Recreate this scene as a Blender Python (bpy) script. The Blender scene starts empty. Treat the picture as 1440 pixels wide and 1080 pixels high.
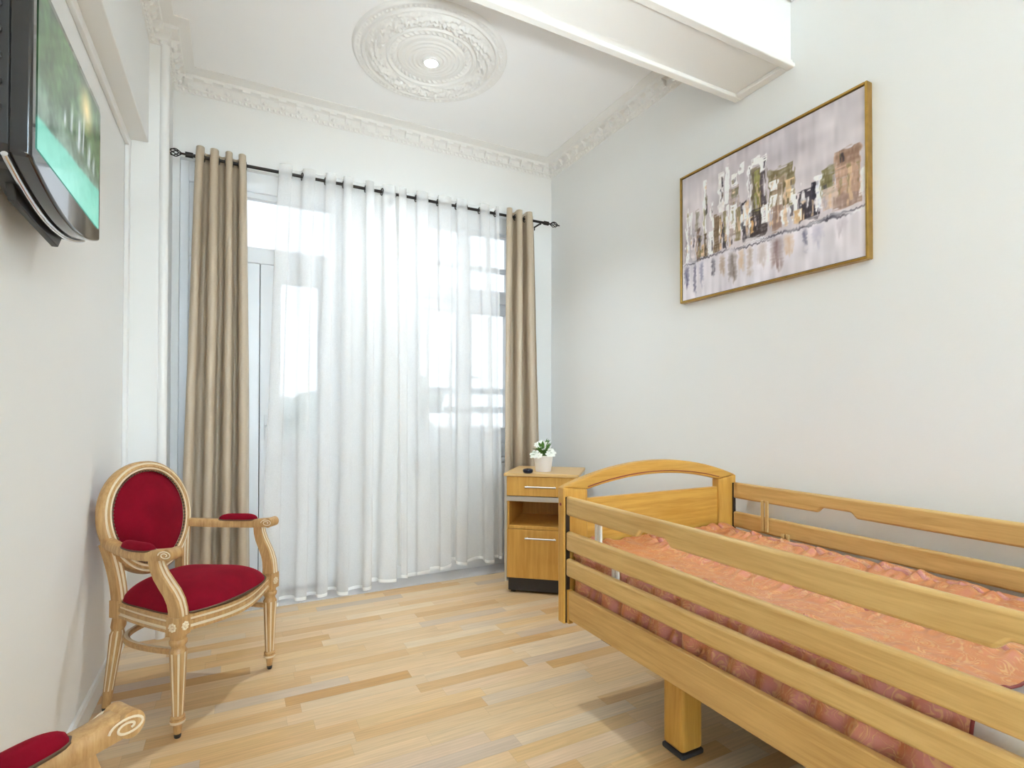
import bpy, bmesh, math, random
import numpy as np
from mathutils import Vector, Matrix, noise as mnoise

PI = math.pi
S = bpy.context.scene
COL = S.collection
rnd = random.Random(7)

# ------------------------------------------------------------------ camera, world, lamps, exposure
CAM_H = 1.14
cam_d = bpy.data.cameras.new('camera'); cam = bpy.data.objects.new('camera', cam_d); COL.objects.link(cam)
cam_d.sensor_fit = 'HORIZONTAL'; cam_d.sensor_width = 36.0
cam_d.lens = 748.9 / 1440 * 36.0
cam_d.shift_y = (570.6 - 540.0) / 1440.0
cam_d.clip_start = 0.03; cam_d.clip_end = 500
cam.location = (0, 0, CAM_H)
_y, _p, _r = math.radians(27.375), math.radians(0.665), math.radians(0.0845)
_F = Vector((math.sin(_y)*math.cos(_p), math.cos(_y)*math.cos(_p), math.sin(_p)))
_R0 = Vector((math.cos(_y), -math.sin(_y), 0)); _U0 = _R0.cross(_F)
_R = _R0*math.cos(_r) + _U0*math.sin(_r); _U = _U0*math.cos(_r) - _R0*math.sin(_r)
cam.rotation_euler = Matrix((_R, _U, -_F)).transposed().to_euler()
S.camera = cam

world = bpy.data.worlds.new('overcast_sky'); S.world = world; world.use_nodes = True
_bg = world.node_tree.nodes['Background']
_bg.inputs['Color'].default_value = (0.88, 0.94, 1.0, 1); _bg.inputs['Strength'].default_value = 0.8

def lamp(name, loc, size, power, color, spread=180):
    d = bpy.data.lights.new(name, 'AREA'); d.shape = 'DISK'; d.size = size; d.energy = power; d.color = color
    d.spread = math.radians(spread)
    o = bpy.data.objects.new(name, d); COL.objects.link(o); o.location = loc
    return o
UPL = (.60, -6.0)
ROSE_C = (0.942, 2.795)
lamp('medallion_light', (ROSE_C[0], ROSE_C[1], 3.035), 0.12, 6.0, (0.86, 0.945, 1.0), 112)

_u = lamp('fill_uplight', (UPL[0], UPL[1], 1.70), 0.34, 275, (0.625, 0.815, 1.0)); _u.rotation_euler = (PI, 0, 0)  # added fill light, unseen, bounced off the rear ceiling to even out the room
RFL = Vector((.55, -.60, 1.00)); RFD = (Vector((1.0, 2.75, 3.1))-RFL).normalized()
_u = lamp('fill_reflector_light', RFL+RFD*.03, 0.22, 2.35, (0.84, 0.945, 1.0), 46); _u.rotation_euler = RFD.to_track_quat('-Z', 'Y').to_euler()  # added fill light, unseen, aimed under the beam to brighten the far ceiling

S.view_settings.view_transform = 'Standard'
S.view_settings.look = 'None'
S.view_settings.gamma = 1.0
S.view_settings.use_curve_mapping = False
S.view_settings.exposure = 1.08
S.cycles.max_bounces = 12
S.cycles.diffuse_bounces = 8
S.cycles.transparent_max_bounces = 16

# ------------------------------------------------------------------ helpers
class MB:
    def __init__(self): self.v = []; self.f = []; self.m = []
    def add(self, verts, faces, mi=0):
        o = len(self.v); self.v += [tuple(p) for p in verts]
        for k, fc in enumerate(faces):
            self.f.append(tuple(i+o for i in fc)); self.m.append(mi[k] if isinstance(mi, (list, tuple)) else mi)
        return self
    def box(self, x0, x1, y0, y1, z0, z1, mi=0):
        v = [(x0,y0,z0),(x1,y0,z0),(x1,y1,z0),(x0,y1,z0),(x0,y0,z1),(x1,y0,z1),(x1,y1,z1),(x0,y1,z1)]
        return self.add(v, [(0,3,2,1),(4,5,6,7),(0,1,5,4),(1,2,6,5),(2,3,7,6),(3,0,4,7)], mi)
    def prism(self, pts, fn, a, b, mi=0):
        """polygon pts (2D) extruded between fn(u,v,a) and fn(u,v,b)"""
        n = len(pts)
        v = [fn(u, w, a) for u, w in pts] + [fn(u, w, b) for u, w in pts]
        f = [tuple(range(n))[::-1], tuple(range(n, 2*n))] + [(i, (i+1) % n, n+(i+1) % n, n+i) for i in range(n)]
        return self.add(v, f, mi)
    def lathe(self, prof, c=(0,0,0), n=24, mi=0, mod=None, cap=True):
        """prof: (r,z); turned about the vertical through c"""
        v = []; f = []
        for r, z in prof:
            for k in range(n):
                t = 2*PI*k/n; rr = r*(mod(t, z) if mod else 1)
                v.append((c[0]+rr*math.cos(t), c[1]+rr*math.sin(t), c[2]+z))
        for j in range(len(prof)-1):
            for k in range(n):
                f.append((j*n+k, j*n+(k+1) % n, (j+1)*n+(k+1) % n, (j+1)*n+k))
        if cap:
            f.append(tuple(range(n))[::-1]); f.append(tuple(range((len(prof)-1)*n, len(prof)*n)))
        return self.add(v, f, mi)
    def tube(self, path, r, n=10, mi=0, closed=False, up=(0,0,1)):
        rr = r if callable(r) else (lambda t: r)
        prof = [(math.cos(2*PI*k/n), math.sin(2*PI*k/n)) for k in range(n)]
        return self.sweep(prof, path, closed=closed, scale=rr, mi=mi, up=up)
    def sweep(self, prof, path, closed=False, scale=None, mi=0, up=(0,0,1), caps=True):
        path = [Vector(p) for p in path]; n = len(prof); N = len(path); v = []; f = []; ms = []
        up = Vector(up)
        for i, p in enumerate(path):
            if closed: t = path[(i+1) % N] - path[i-1]
            else: t = path[min(i+1, N-1)] - path[max(i-1, 0)]
            t.normalize()
            s = t.cross(up)
            if s.length < 1e-5: s = t.cross(Vector((1, 0, 0.01)))
            s.normalize(); w = s.cross(t)
            sc = scale(i/(N-1)) if scale else 1
            sa, sb = sc if isinstance(sc, tuple) else (sc, sc)
            for a, b in prof: v.append(p + s*a*sa + w*b*sb)
        for i in range(N if closed else N-1):
            j = (i+1) % N
            for k in range(n):
                f.append((i*n+k, i*n+(k+1) % n, j*n+(k+1) % n, j*n+k)); ms.append(mi[k] if isinstance(mi, list) else mi)
        if caps and not closed:
            f.append(tuple(range(n))[::-1]); f.append(tuple(range((N-1)*n, N*n))); ms += [0, 0]
        return self.add(v, f, ms)
    def grid(self, fn, nu, nv, mi=0, wrap_u=False):
        v = [fn(i/(nu if wrap_u else nu-1), j/(nv-1)) for j in range(nv) for i in range(nu)]
        f = []
        for j in range(nv-1):
            for i in range(nu if wrap_u else nu-1):
                i2 = (i+1) % nu
                f.append((j*nu+i, j*nu+i2, (j+1)*nu+i2, (j+1)*nu+i))
        return self.add(v, f, mi)
    def ball(self, c, rx, ry=None, rz=None, n=10, mi=0):
        ry = ry or rx; rz = rz or rx
        prof = [(max(1e-4, math.sin(PI*k/n)), -math.cos(PI*k/n)) for k in range(n+1)]
        m = 2*n; v = [(c[0]+rx*r*math.cos(2*PI*k/m), c[1]+ry*r*math.sin(2*PI*k/m), c[2]+rz*z) for r, z in prof for k in range(m)]
        f = [(j*m+k, j*m+(k+1) % m, (j+1)*m+(k+1) % m, (j+1)*m+k) for j in range(n) for k in range(m)]
        return self.add(v, f, mi)
    def build(self, name, mats, parent=None, smooth=None, bevel=0, seg=2, solid=0, solid_off=-1, solid_mat=0, subd=0, world=True, recalc=True):
        me = bpy.data.meshes.new(name)
        off = Vector((0,0,0))
        if parent is not None and world:
            p = parent
            while p is not None: off += p.location; p = p.parent
        me.from_pydata([tuple(Vector(q)-off) for q in self.v] if off.length else self.v, [], self.f)
        ml = mats if isinstance(mats, (list, tuple)) else [mats]
        for m in ml: me.materials.append(m)
        me.polygons.foreach_set('material_index', self.m)
        if recalc: bm = bmesh.new(); bm.from_mesh(me); bmesh.ops.recalc_face_normals(bm, faces=bm.faces); bm.to_mesh(me); bm.free()
        o = bpy.data.objects.new(name, me); COL.objects.link(o)
        if parent is not None: o.parent = parent
        if subd:
            md = o.modifiers.new('s', 'SUBSURF'); md.levels = subd; md.render_levels = subd
        if solid:
            md = o.modifiers.new('t', 'SOLIDIFY'); md.thickness = solid; md.offset = solid_off; md.material_offset = solid_mat
        if bevel:
            md = o.modifiers.new('b', 'BEVEL'); md.width = bevel; md.segments = seg; md.limit_method = 'ANGLE'; md.angle_limit = math.radians(35)
        if smooth is not None:
            me.shade_smooth() if hasattr(me, 'shade_smooth') else None
            if smooth < 180: me.set_sharp_from_angle(angle=math.radians(smooth))
        return o

def thing(name, label, cat, loc=(0,0,0), rz=0, group=None):
    o = bpy.data.objects.new(name, None); COL.objects.link(o); o.location = loc; o.rotation_euler = (0, 0, rz)
    o.empty_display_size = 0.05
    return tag(o, label, cat, group)
def tag(o, label, cat, group=None):
    o['label'] = label; o['category'] = cat
    if group: o['group'] = group
    return o
def struct(o, label=None):
    o['kind'] = 'structure'
    if label: o['label'] = label
    return o
def lab(o, s): o['label'] = s; return o

# ------------------------------------------------------------------ materials
def srgb(r, g, b):
    f = lambda c: (c/255/12.92 if c/255 <= .04045 else ((c/255+.055)/1.055)**2.4)
    return (f(r), f(g), f(b), 1)
def mat(name, col, rough=.6, metal=0, spec=.5, coat=0, sheen=0, sheen_tint=None, bump=0, bscale=40, var=0, vscale=6, emis=None, es=0):
    m = bpy.data.materials.new(name); m.use_nodes = True; nt = m.node_tree; b = nt.nodes['Principled BSDF']
    b.inputs['Base Color'].default_value = col; b.inputs['Roughness'].default_value = rough; b.inputs['Metallic'].default_value = metal
    b.inputs['Specular IOR Level'].default_value = spec; b.inputs['Coat Weight'].default_value = coat
    if sheen:
        b.inputs['Sheen Weight'].default_value = sheen
        if sheen_tint: b.inputs['Sheen Tint'].default_value = sheen_tint
        b.inputs['Sheen Roughness'].default_value = .35
    tc = nt.nodes.new('ShaderNodeTexCoord')
    if var:
        nz = nt.nodes.new('ShaderNodeTexNoise'); nz.inputs['Scale'].default_value = vscale; nz.inputs['Detail'].default_value = 4
        nt.links.new(tc.outputs['Object'], nz.inputs['Vector'])
        mx = nt.nodes.new('ShaderNodeMix'); mx.data_type = 'RGBA'
        mx.inputs[6].default_value = tuple(c*(1-var) for c in col[:3]) + (1,); mx.inputs[7].default_value = tuple(min(1, c*(1+var)) for c in col[:3]) + (1,)
        nt.links.new(nz.outputs['Fac'], mx.inputs[0]); nt.links.new(mx.outputs[2], b.inputs['Base Color'])
    if bump:
        nz = nt.nodes.new('ShaderNodeTexNoise'); nz.inputs['Scale'].default_value = bscale; nz.inputs['Detail'].default_value = 6
        nt.links.new(tc.outputs['Object'], nz.inputs['Vector'])
        bp = nt.nodes.new('ShaderNodeBump'); bp.inputs['Strength'].default_value = bump; bp.inputs['Distance'].default_value = .01
        nt.links.new(nz.outputs['Fac'], bp.inputs['Height']); nt.links.new(bp.outputs['Normal'], b.inputs['Normal'])
    if emis:
        b.inputs['Emission Color'].default_value = emis; b.inputs['Emission Strength'].default_value = es
    return m
def wood(name, c1, c2, axis, rough=.38, fine=1.0, coat=.15):
    m = bpy.data.materials.new(name); m.use_nodes = True; nt = m.node_tree; b = nt.nodes['Principled BSDF']
    tc = nt.nodes.new('ShaderNodeTexCoord'); mp = nt.nodes.new('ShaderNodeMapping')
    sc = [22.0*fine]*3; sc['XYZ'.index(axis)] = 1.3*fine; mp.inputs['Scale'].default_value = sc
    nt.links.new(tc.outputs['Object'], mp.inputs['Vector'])
    nz = nt.nodes.new('ShaderNodeTexNoise'); nz.inputs['Scale'].default_value = 2.2; nz.inputs['Detail'].default_value = 7; nz.inputs['Distortion'].default_value = .6
    nt.links.new(mp.outputs[0], nz.inputs['Vector'])
    n2 = nt.nodes.new('ShaderNodeTexNoise'); n2.inputs['Scale'].default_value = 12; n2.inputs['Detail'].default_value = 3
    nt.links.new(mp.outputs[0], n2.inputs['Vector'])
    ad = nt.nodes.new('ShaderNodeMath'); ad.operation = 'MULTIPLY_ADD'; ad.inputs[1].default_value = .35
    nt.links.new(n2.outputs['Fac'], ad.inputs[0]); nt.links.new(nz.outputs['Fac'], ad.inputs[2])
    cr = nt.nodes.new('ShaderNodeValToRGB'); cr.color_ramp.elements[0].position = .45; cr.color_ramp.elements[0].color = c2
    cr.color_ramp.elements[1].position = .85; cr.color_ramp.elements[1].color = c1
    nt.links.new(ad.outputs[0], cr.inputs[0]); nt.links.new(cr.outputs[0], b.inputs['Base Color'])
    b.inputs['Roughness'].default_value = rough; b.inputs['Coat Weight'].default_value = coat; b.inputs['Coat Roughness'].default_value = .25
    return m

M = {}
M['wall'] = mat('wall_paint', (.86, .86, .845, 1), .75, spec=.25, bump=.03, bscale=90)
M['ceil'] = mat('ceiling_paint', (.93, .93, .93, 1), .85, spec=.2)
M['plaster'] = mat('plaster_moulding', (.85, .84, .815, 1), .75, spec=.25)
M['trim'] = mat('white_gloss_trim', (.85, .845, .83, 1), .4)
M['pvc'] = mat('white_window_frame', (.88, .89, .90, 1), .35)
M['stone'] = mat('grey_marble', srgb(205, 200, 198), .3, var=.10, vscale=9)
M['glass'] = None
M['black'] = mat('black_gloss_plastic', (.008, .008, .009, 1), .12, coat=.6)
M['blackmat'] = mat('black_matt_plastic', (.02, .019, .018, 1), .45)
M['chrome'] = mat('chrome', (.75, .75, .76, 1), .15, metal=1)
M['alu'] = mat('brushed_aluminium', (.62, .62, .61, 1), .38, metal=1)
M['iron'] = mat('dark_bronze_iron', (.035, .03, .028, 1), .45, metal=.7)
M['bedY'] = wood('beech_along_y', srgb(222, 186, 120), srgb(198, 156, 90), 'Y')
M['bedX'] = wood('beech_along_x', srgb(214, 165, 78), srgb(190, 138, 52), 'X')
M['bedZ'] = wood('beech_along_z', srgb(214, 165, 78), srgb(190, 138, 52), 'Z')
M['panY'] = wood('bed_panel_along_y', srgb(214, 174, 108), srgb(190, 148, 82), 'Y', rough=.45)
M['nightZ'] = wood('cabinet_beech_along_z', srgb(218, 168, 84), srgb(200, 148, 64), 'Z')
M['nightX'] = wood('cabinet_top_beech', srgb(222, 186, 128), srgb(208, 166, 104), 'X')
M['chairw'] = wood('limed_gilt_wood', srgb(200, 160, 106), srgb(170, 126, 74), 'Z', rough=.45, fine=1.6)
M['lime'] = mat('limewash_white', srgb(226, 208, 178), .6)
M['velvet'] = mat('crimson_velvet', (.215, .003, .014, 1), .85, spec=.1, sheen=.22, sheen_tint=(1, .10, .14, 1), var=.45, vscale=9, bump=.08, bscale=160)
M['nail'] = mat('bronze_nailhead', (.16, .11, .07, 1), .4, metal=.8)
M['gold'] = mat('antique_gold_frame', srgb(178, 142, 74), .30, metal=.9, var=.35, vscale=30)
M['white_plastic'] = mat('white_plastic', (.78, .77, .72, 1), .4)
M['beige_plastic'] = mat('beige_plastic', srgb(205, 172, 112), .45)
M['mattress'] = mat('off_white_mattress', (.74, .73, .69, 1), .8, bump=.15, bscale=120)
M['darkmetal'] = mat('dark_metal_channel', (.06, .05, .045, 1), .4, metal=.6)
M['plinth'] = mat('charcoal_plinth', (.035, .034, .038, 1), .5)
M['pot'] = mat('white_ceramic_pot', (.90, .89, .88, 1), .35)
M['leaf'] = mat('green_leaf', (.09, .22, .035, 1), .55, var=.5, vscale=30)
M['petal'] = mat('white_petal', (.86, .86, .78, 1), .6)
M['dish'] = mat('dark_navy_glass', (.012, .016, .032, 1), .15)
M['rad'] = mat('radiator_enamel', (.80, .79, .76, 1), .35)
M['lens'] = mat('lamp_lens', (1, 1, 1, 1), .4, emis=(1, .98, .94, 1), es=9)
M['darkgap'] = mat('dark_gap', (.03, .025, .022, 1), .8)
M['redseam'] = mat('dark_red_piping', (.22, .03, .03, 1), .6)
M['hedge'] = mat('overexposed_foliage', (.42, .46, .42, 1), .9, var=.3, vscale=2)  # foliage colour paled to imitate overexposed daylight
M['trunk'] = mat('tree_bark', (.2, .15, .1, 1), .9)
M['ground'] = mat('pale_ground', (.62, .62, .60, 1), .9)
M['parapet'] = mat('balcony_render', (.82, .82, .82, 1), .8)

def glass_mat():
    m = bpy.data.materials.new('window_glass'); m.use_nodes = True; nt = m.node_tree
    for n in list(nt.nodes): nt.nodes.remove(n)
    out = nt.nodes.new('ShaderNodeOutputMaterial'); tr = nt.nodes.new('ShaderNodeBsdfTransparent'); gl = nt.nodes.new('ShaderNodeBsdfGlossy')
    gl.inputs['Roughness'].default_value = .02; tr.inputs[0].default_value = (.97, .985, .99, 1)
    fr = nt.nodes.new('ShaderNodeFresnel'); fr.inputs[0].default_value = 1.45; mx = nt.nodes.new('ShaderNodeMixShader')
    nt.links.new(fr.outputs[0], mx.inputs[0]); nt.links.new(tr.outputs[0], mx.inputs[1]); nt.links.new(gl.outputs[0], mx.inputs[2]); nt.links.new(mx.outputs[0], out.inputs[0])
    return m
M['glass'] = glass_mat()

def sheer_mat():
    m = bpy.data.materials.new('white_sheer_voile'); m.use_nodes = True; nt = m.node_tree
    for n in list(nt.nodes): nt.nodes.remove(n)
    out = nt.nodes.new('ShaderNodeOutputMaterial'); tr = nt.nodes.new('ShaderNodeBsdfTransparent')
    df = nt.nodes.new('ShaderNodeBsdfDiffuse'); tl = nt.nodes.new('ShaderNodeBsdfTranslucent')
    df.inputs[0].default_value = (.97, .97, .97, 1); tl.inputs[0].default_value = (.95, .95, .96, 1)
    a = nt.nodes.new('ShaderNodeMixShader'); a.inputs[0].default_value = .30
    nt.links.new(df.outputs[0], a.inputs[1]); nt.links.new(tl.outputs[0], a.inputs[2])
    b = nt.nodes.new('ShaderNodeMixShader'); b.inputs[0].default_value = .46
    tc = nt.nodes.new('ShaderNodeTexCoord'); nz = nt.nodes.new('ShaderNodeTexNoise'); nz.inputs['Scale'].default_value = 260
    nt.links.new(tc.outputs['Object'], nz.inputs['Vector'])
    mr = nt.nodes.new('ShaderNodeMapRange'); mr.inputs[3].default_value = .50; mr.inputs[4].default_value = .68
    nt.links.new(nz.outputs['Fac'], mr.inputs[0]); nt.links.new(mr.outputs[0], b.inputs[0])
    nt.links.new(tr.outputs[0], b.inputs[1]); nt.links.new(a.outputs[0], b.inputs[2]); nt.links.new(b.outputs[0], out.inputs[0])
    return m
M['sheer'] = sheer_mat()
M['hem'] = mat('white_voile_hem', (.86, .86, .85, 1), .8)

def drape_mat():
    m = bpy.data.materials.new('champagne_satin'); m.use_nodes = True; nt = m.node_tree; b = nt.nodes['Principled BSDF']
    tc = nt.nodes.new('ShaderNodeTexCoord'); mp = nt.nodes.new('ShaderNodeMapping'); mp.inputs['Scale'].default_value = (60, 60, 260)
    nt.links.new(tc.outputs['Object'], mp.inputs[0])
    nz = nt.nodes.new('ShaderNodeTexNoise'); nz.inputs['Scale'].default_value = 1.5; nz.inputs['Detail'].default_value = 3; nt.links.new(mp.outputs[0], nz.inputs[0])
    mx = nt.nodes.new('ShaderNodeMix'); mx.data_type = 'RGBA'; mx.inputs[6].default_value = srgb(184, 166, 142); mx.inputs[7].default_value = srgb(200, 184, 162)
    nt.links.new(nz.outputs['Fac'], mx.inputs[0]); nt.links.new(mx.outputs[2], b.inputs['Base Color'])
    b.inputs['Roughness'].default_value = .42; b.inputs['Specular IOR Level'].default_value = .6
    b.inputs['Sheen Weight'].default_value = .15; b.inputs['Sheen Tint'].default_value = (.9, .8, .65, 1)
    return m
M['drape'] = drape_mat()
M['lining'] = mat('white_curtain_lining', (.80, .80, .82, 1), .8)

def floor_mat():
    m = bpy.data.materials.new('oak_strip_parquet'); m.use_nodes = True; nt = m.node_tree; b = nt.nodes['Principled BSDF']
    N = nt.nodes.new; L = nt.links.new
    tc = N('ShaderNodeTexCoord'); sx = N('ShaderNodeSeparateXYZ'); L(tc.outputs['Object'], sx.inputs[0])
    def math_(op, a=None, b_=None, va=None, vb=None):
        n = N('ShaderNodeMath'); n.operation = op
        if a is not None: L(a, n.inputs[0])
        elif va is not None: n.inputs[0].default_value = va
        if b_ is not None: L(b_, n.inputs[1])
        elif vb is not None: n.inputs[1].default_value = vb
        return n.outputs[0]
    PW, PL = .070, .50
    yy = math_('DIVIDE', sx.outputs[1], vb=PW); row = math_('FLOOR', yy); fy = math_('FRACT', yy)
    wn = N('ShaderNodeTexWhiteNoise'); wn.noise_dimensions = '1D'; L(row, wn.inputs['W'])
    xx = math_('DIVIDE', sx.outputs[0], vb=PL); xo = math_('ADD', xx, wn.outputs['Value']); xo = math_('ADD', xo, vb=40.0)
    colm = math_('FLOOR', xo); fx = math_('FRACT', xo)
    cv = N('ShaderNodeCombineXYZ'); L(row, cv.inputs[0]); L(colm, cv.inputs[1])
    w2 = N('ShaderNodeTexWhiteNoise'); w2.noise_dimensions = '3D'; L(cv.outputs[0], w2.inputs['Vector'])
    cr = N('ShaderNodeValToRGB'); e = cr.color_ramp.elements
    wf = lambda c: (c[0]*1.02, c[1]*.945, c[2]*.87, 1)
    cols = [(0, srgb(216, 180, 130)), (.10, srgb(218, 182, 132)), (.18, srgb(226, 196, 150)), (.34, srgb(230, 204, 166)), (.52, srgb(222, 196, 156)), (.66, srgb(232, 214, 184)), (.78, srgb(204, 188, 172)), (.84, srgb(228, 204, 174)), (.90, srgb(230, 202, 154)), (1.0, srgb(208, 166, 108))]
    cols = [(p_, wf(c_)) for p_, c_ in cols]
    e[0].position, e[0].color = cols[0]; e[1].position, e[1].color = cols[-1]
    for p_, c_ in cols[1:-1]:
        q = e.new(p_); q.color = c_
    L(w2.outputs['Value'], cr.inputs[0])
    # grain, shifted per plank
    sc = N('ShaderNodeVectorMath'); sc.operation = 'MULTIPLY_ADD'; sc.inputs[1].default_value = (1.5, 20, 1)
    sh = N('ShaderNodeVectorMath'); sh.operation = 'SCALE'; sh.inputs['Scale'].default_value = 30; L(w2.outputs['Color'], sh.inputs[0])
    L(tc.outputs['Object'], sc.inputs[0]); L(sh.outputs[0], sc.inputs[2])
    nz = N('ShaderNodeTexNoise'); nz.inputs['Scale'].default_value = 2.4; nz.inputs['Detail'].default_value = 6; nz.inputs['Distortion'].default_value = 1.2; L(sc.outputs[0], nz.inputs['Vector'])
    wv = N('ShaderNodeTexWave'); wv.wave_type = 'BANDS'; wv.bands_direction = 'Y'; wv.inputs['Scale'].default_value = 1.1; wv.inputs['Distortion'].default_value = 7; wv.inputs['Detail'].default_value = 3; wv.inputs['Detail Scale'].default_value = .8
    L(sc.outputs[0], wv.inputs['Vector'])
    g = math_('MULTIPLY', wv.outputs['Fac'], vb=.14); g = math_('ADD', g, vb=.12); g = math_('ADD', g, nz.outputs['Fac'])
    mr = N('ShaderNodeMapRange'); mr.inputs[1].default_value = .35; mr.inputs[2].default_value = 1.0; mr.inputs[3].default_value = .76; mr.inputs[4].default_value = 1.03; L(g, mr.inputs[0])
    # seams
    dy = math_('MINIMUM', fy, math_('SUBTRACT', None, fy, va=1.0)); dy = math_('MULTIPLY', dy, vb=PW)
    dx = math_('MINIMUM', fx, math_('SUBTRACT', None, fx, va=1.0)); dx = math_('MULTIPLY', dx, vb=PL)
    d = math_('MINIMUM', dx, dy); sm = N('ShaderNodeMapRange'); sm.inputs[1].default_value = 0; sm.inputs[2].default_value = .0012; sm.inputs[3].default_value = .80; sm.inputs[4].default_value = 1
    L(d, sm.inputs[0]); k = math_('MULTIPLY', mr.outputs[0], sm.outputs[0])
    mu = N('ShaderNodeVectorMath'); mu.operation = 'SCALE'; L(cr.outputs[0], mu.inputs[0]); L(k, mu.inputs['Scale'])
    L(mu.outputs[0], b.inputs['Base Color'])
    b.inputs['Roughness'].default_value = .34; b.inputs['Specular IOR Level'].default_value = .4
    return m
M['floor'] = floor_mat()

def quilt_mat():
    m = bpy.data.materials.new('coral_gold_jacquard_satin'); m.use_nodes = True; nt = m.node_tree; b = nt.nodes['Principled BSDF']
    N = nt.nodes.new; L = nt.links.new
    tc = N('ShaderNodeTexCoord')
    n1 = N('ShaderNodeTexNoise'); n1.inputs['Scale'].default_value = 17; n1.inputs['Detail'].default_value = 1; n1.inputs['Distortion'].default_value = 1.6; L(tc.outputs['Object'], n1.inputs['Vector'])
    sn = N('ShaderNodeMath'); sn.operation = 'MULTIPLY'; sn.inputs[1].default_value = 46; L(n1.outputs['Fac'], sn.inputs[0])
    s2 = N('ShaderNodeMath'); s2.operation = 'SINE'; L(sn.outputs[0], s2.inputs[0])
    n3 = N('ShaderNodeTexNoise'); n3.inputs['Scale'].default_value = 38; n3.inputs['Detail'].default_value = 4; L(tc.outputs['Object'], n3.inputs['Vector'])
    md = N('ShaderNodeMath'); md.operation = 'MULTIPLY_ADD'; md.inputs[1].default_value = 5.5; L(n3.outputs['Fac'], md.inputs[0]); L(s2.outputs[0], md.inputs[2])
    cr = N('ShaderNodeValToRGB'); cr.color_ramp.elements[0].position = .50; cr.color_ramp.elements[1].position = .72
    cr.color_ramp.elements[0].color = (0, 0, 0, 1); cr.color_ramp.elements[1].color = (1, 1, 1, 1)
    sc = N('ShaderNodeMath'); sc.operation = 'MULTIPLY'; sc.inputs[1].default_value = .17; L(md.outputs[0], sc.inputs[0]); L(sc.outputs[0], cr.inputs[0])
    n4 = N('ShaderNodeTexNoise'); n4.inputs['Scale'].default_value = 3.5; L(tc.outputs['Object'], n4.inputs['Vector'])
    base = N('ShaderNodeMix'); base.data_type = 'RGBA'; base.inputs[6].default_value = srgb(206, 122, 72); base.inputs[7].default_value = srgb(220, 148, 88); L(n4.outputs['Fac'], base.inputs[0])
    # shot silk: warp mauve, weft coral
    lw = N('ShaderNodeLayerWeight'); lw.inputs[0].default_value = .5
    sk = N('ShaderNodeMix'); sk.data_type = 'RGBA'; sk.inputs[7].default_value = srgb(208, 142, 138); iv = N('ShaderNodeMapRange'); iv.inputs[1].default_value = .12; iv.inputs[2].default_value = .55; iv.inputs[3].default_value = .85; iv.inputs[4].default_value = 0; L(lw.outputs['Facing'], iv.inputs[0]); L(iv.outputs[0], sk.inputs[0]); L(base.outputs[2], sk.inputs[6])
    fin = N('ShaderNodeMix'); fin.data_type = 'RGBA'; fin.inputs[7].default_value = srgb(238, 202, 138)
    fm = N('ShaderNodeMath'); fm.operation = 'MULTIPLY'; fm.inputs[1].default_value = .5; L(cr.outputs[0], fm.inputs[0])
    L(fm.outputs[0], fin.inputs[0]); L(sk.outputs[2], fin.inputs[6]); L(fin.outputs[2], b.inputs['Base Color'])
    b.inputs['Roughness'].default_value = .36; b.inputs['Specular IOR Level'].default_value = .7; b.inputs['Specular Tint'].default_value = (.95, .82, .85, 1)
    b.inputs['Sheen Weight'].default_value = .12; b.inputs['Sheen Tint'].default_value = (.85, .7, .75, 1)
    bp = N('ShaderNodeBump'); bp.inputs['Strength'].default_value = .25; bp.inputs['Distance'].default_value = .004; L(cr.outputs[0], bp.inputs['Height']); L(bp.outputs[0], b.inputs['Normal'])
    return m
M['quilt'] = quilt_mat()

def vcol_mat(name, rough=.7, emit=0.0):
    m = bpy.data.materials.new(name); m.use_nodes = True; nt = m.node_tree; b = nt.nodes['Principled BSDF']
    a = nt.nodes.new('ShaderNodeAttribute'); a.attribute_name = 'paint'
    b.inputs['Roughness'].default_value = rough
    if emit:
        b.inputs['Base Color'].default_value = (.01, .01, .01, 1)
        nt.links.new(a.outputs['Color'], b.inputs['Emission Color']); b.inputs['Emission Strength'].default_value = emit
    else: nt.links.new(a.outputs['Color'], b.inputs['Base Color'])
    return m
def picture(name, img, pos, material, parent):
    """img (rows bottom to top, cols, 3) in sRGB 0..1 painted on a flat grid; pos(s,t) -> world point"""
    h, w = img.shape[:2]; mb = MB(); mb.grid(lambda s, t: pos(s, t), w, h)
    o = mb.build(name, material, parent)
    lin = np.where(img <= .04045, img/12.92, ((np.clip(img, 0, 1)+.055)/1.055)**2.4)
    at = o.data.attributes.new('paint', 'FLOAT_COLOR', 'POINT')
    buf = np.ones((h*w, 4), np.float32); buf[:, :3] = lin.reshape(-1, 3); at.data.foreach_set('color', buf.ravel())
    return o

# ------------------------------------------------------------------ room shell
XL, XR, YB, YR, ZC = -.49, 2.22, 3.61, -7.4, 3.10
DO = (-.30, .635, 0.0, 2.62)      # balcony door opening x0,x1,z0,z1
WO = (1.075, 1.93, .80, 2.62)     # window opening
T = .22
struct(MB().box(XL-.2, XR+.2, YR-.2, YB+T, -.12, 0).build('floor', M['floor']), 'pale oak strip parquet floor')
struct(MB().box(XL-.2, XR+.2, YR-.2, YB+T, ZC, ZC+.12).build('ceiling', M['ceil']), 'white ceiling')
struct(MB().box(XL-.2, XL, YR-.2, YB+T, 0, ZC).build('wall_left', M['wall']), 'white wall on the left behind the television')
struct(MB().box(XR, XR+.2, YR-.2, YB+T, 0, ZC).build('wall_right', M['wall']), 'white wall on the right behind the painting')
struct(MB().box(XL, XR, YR-.2, YR, 0, ZC).build('wall_rear', M['wall']))
b = MB()
b.box(XL, DO[0], YB, YB+T, 0, ZC); b.box(DO[1], WO[0], YB, YB+T, 0, ZC); b.box(WO[1], XR, YB, YB+T, 0, ZC)
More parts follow.
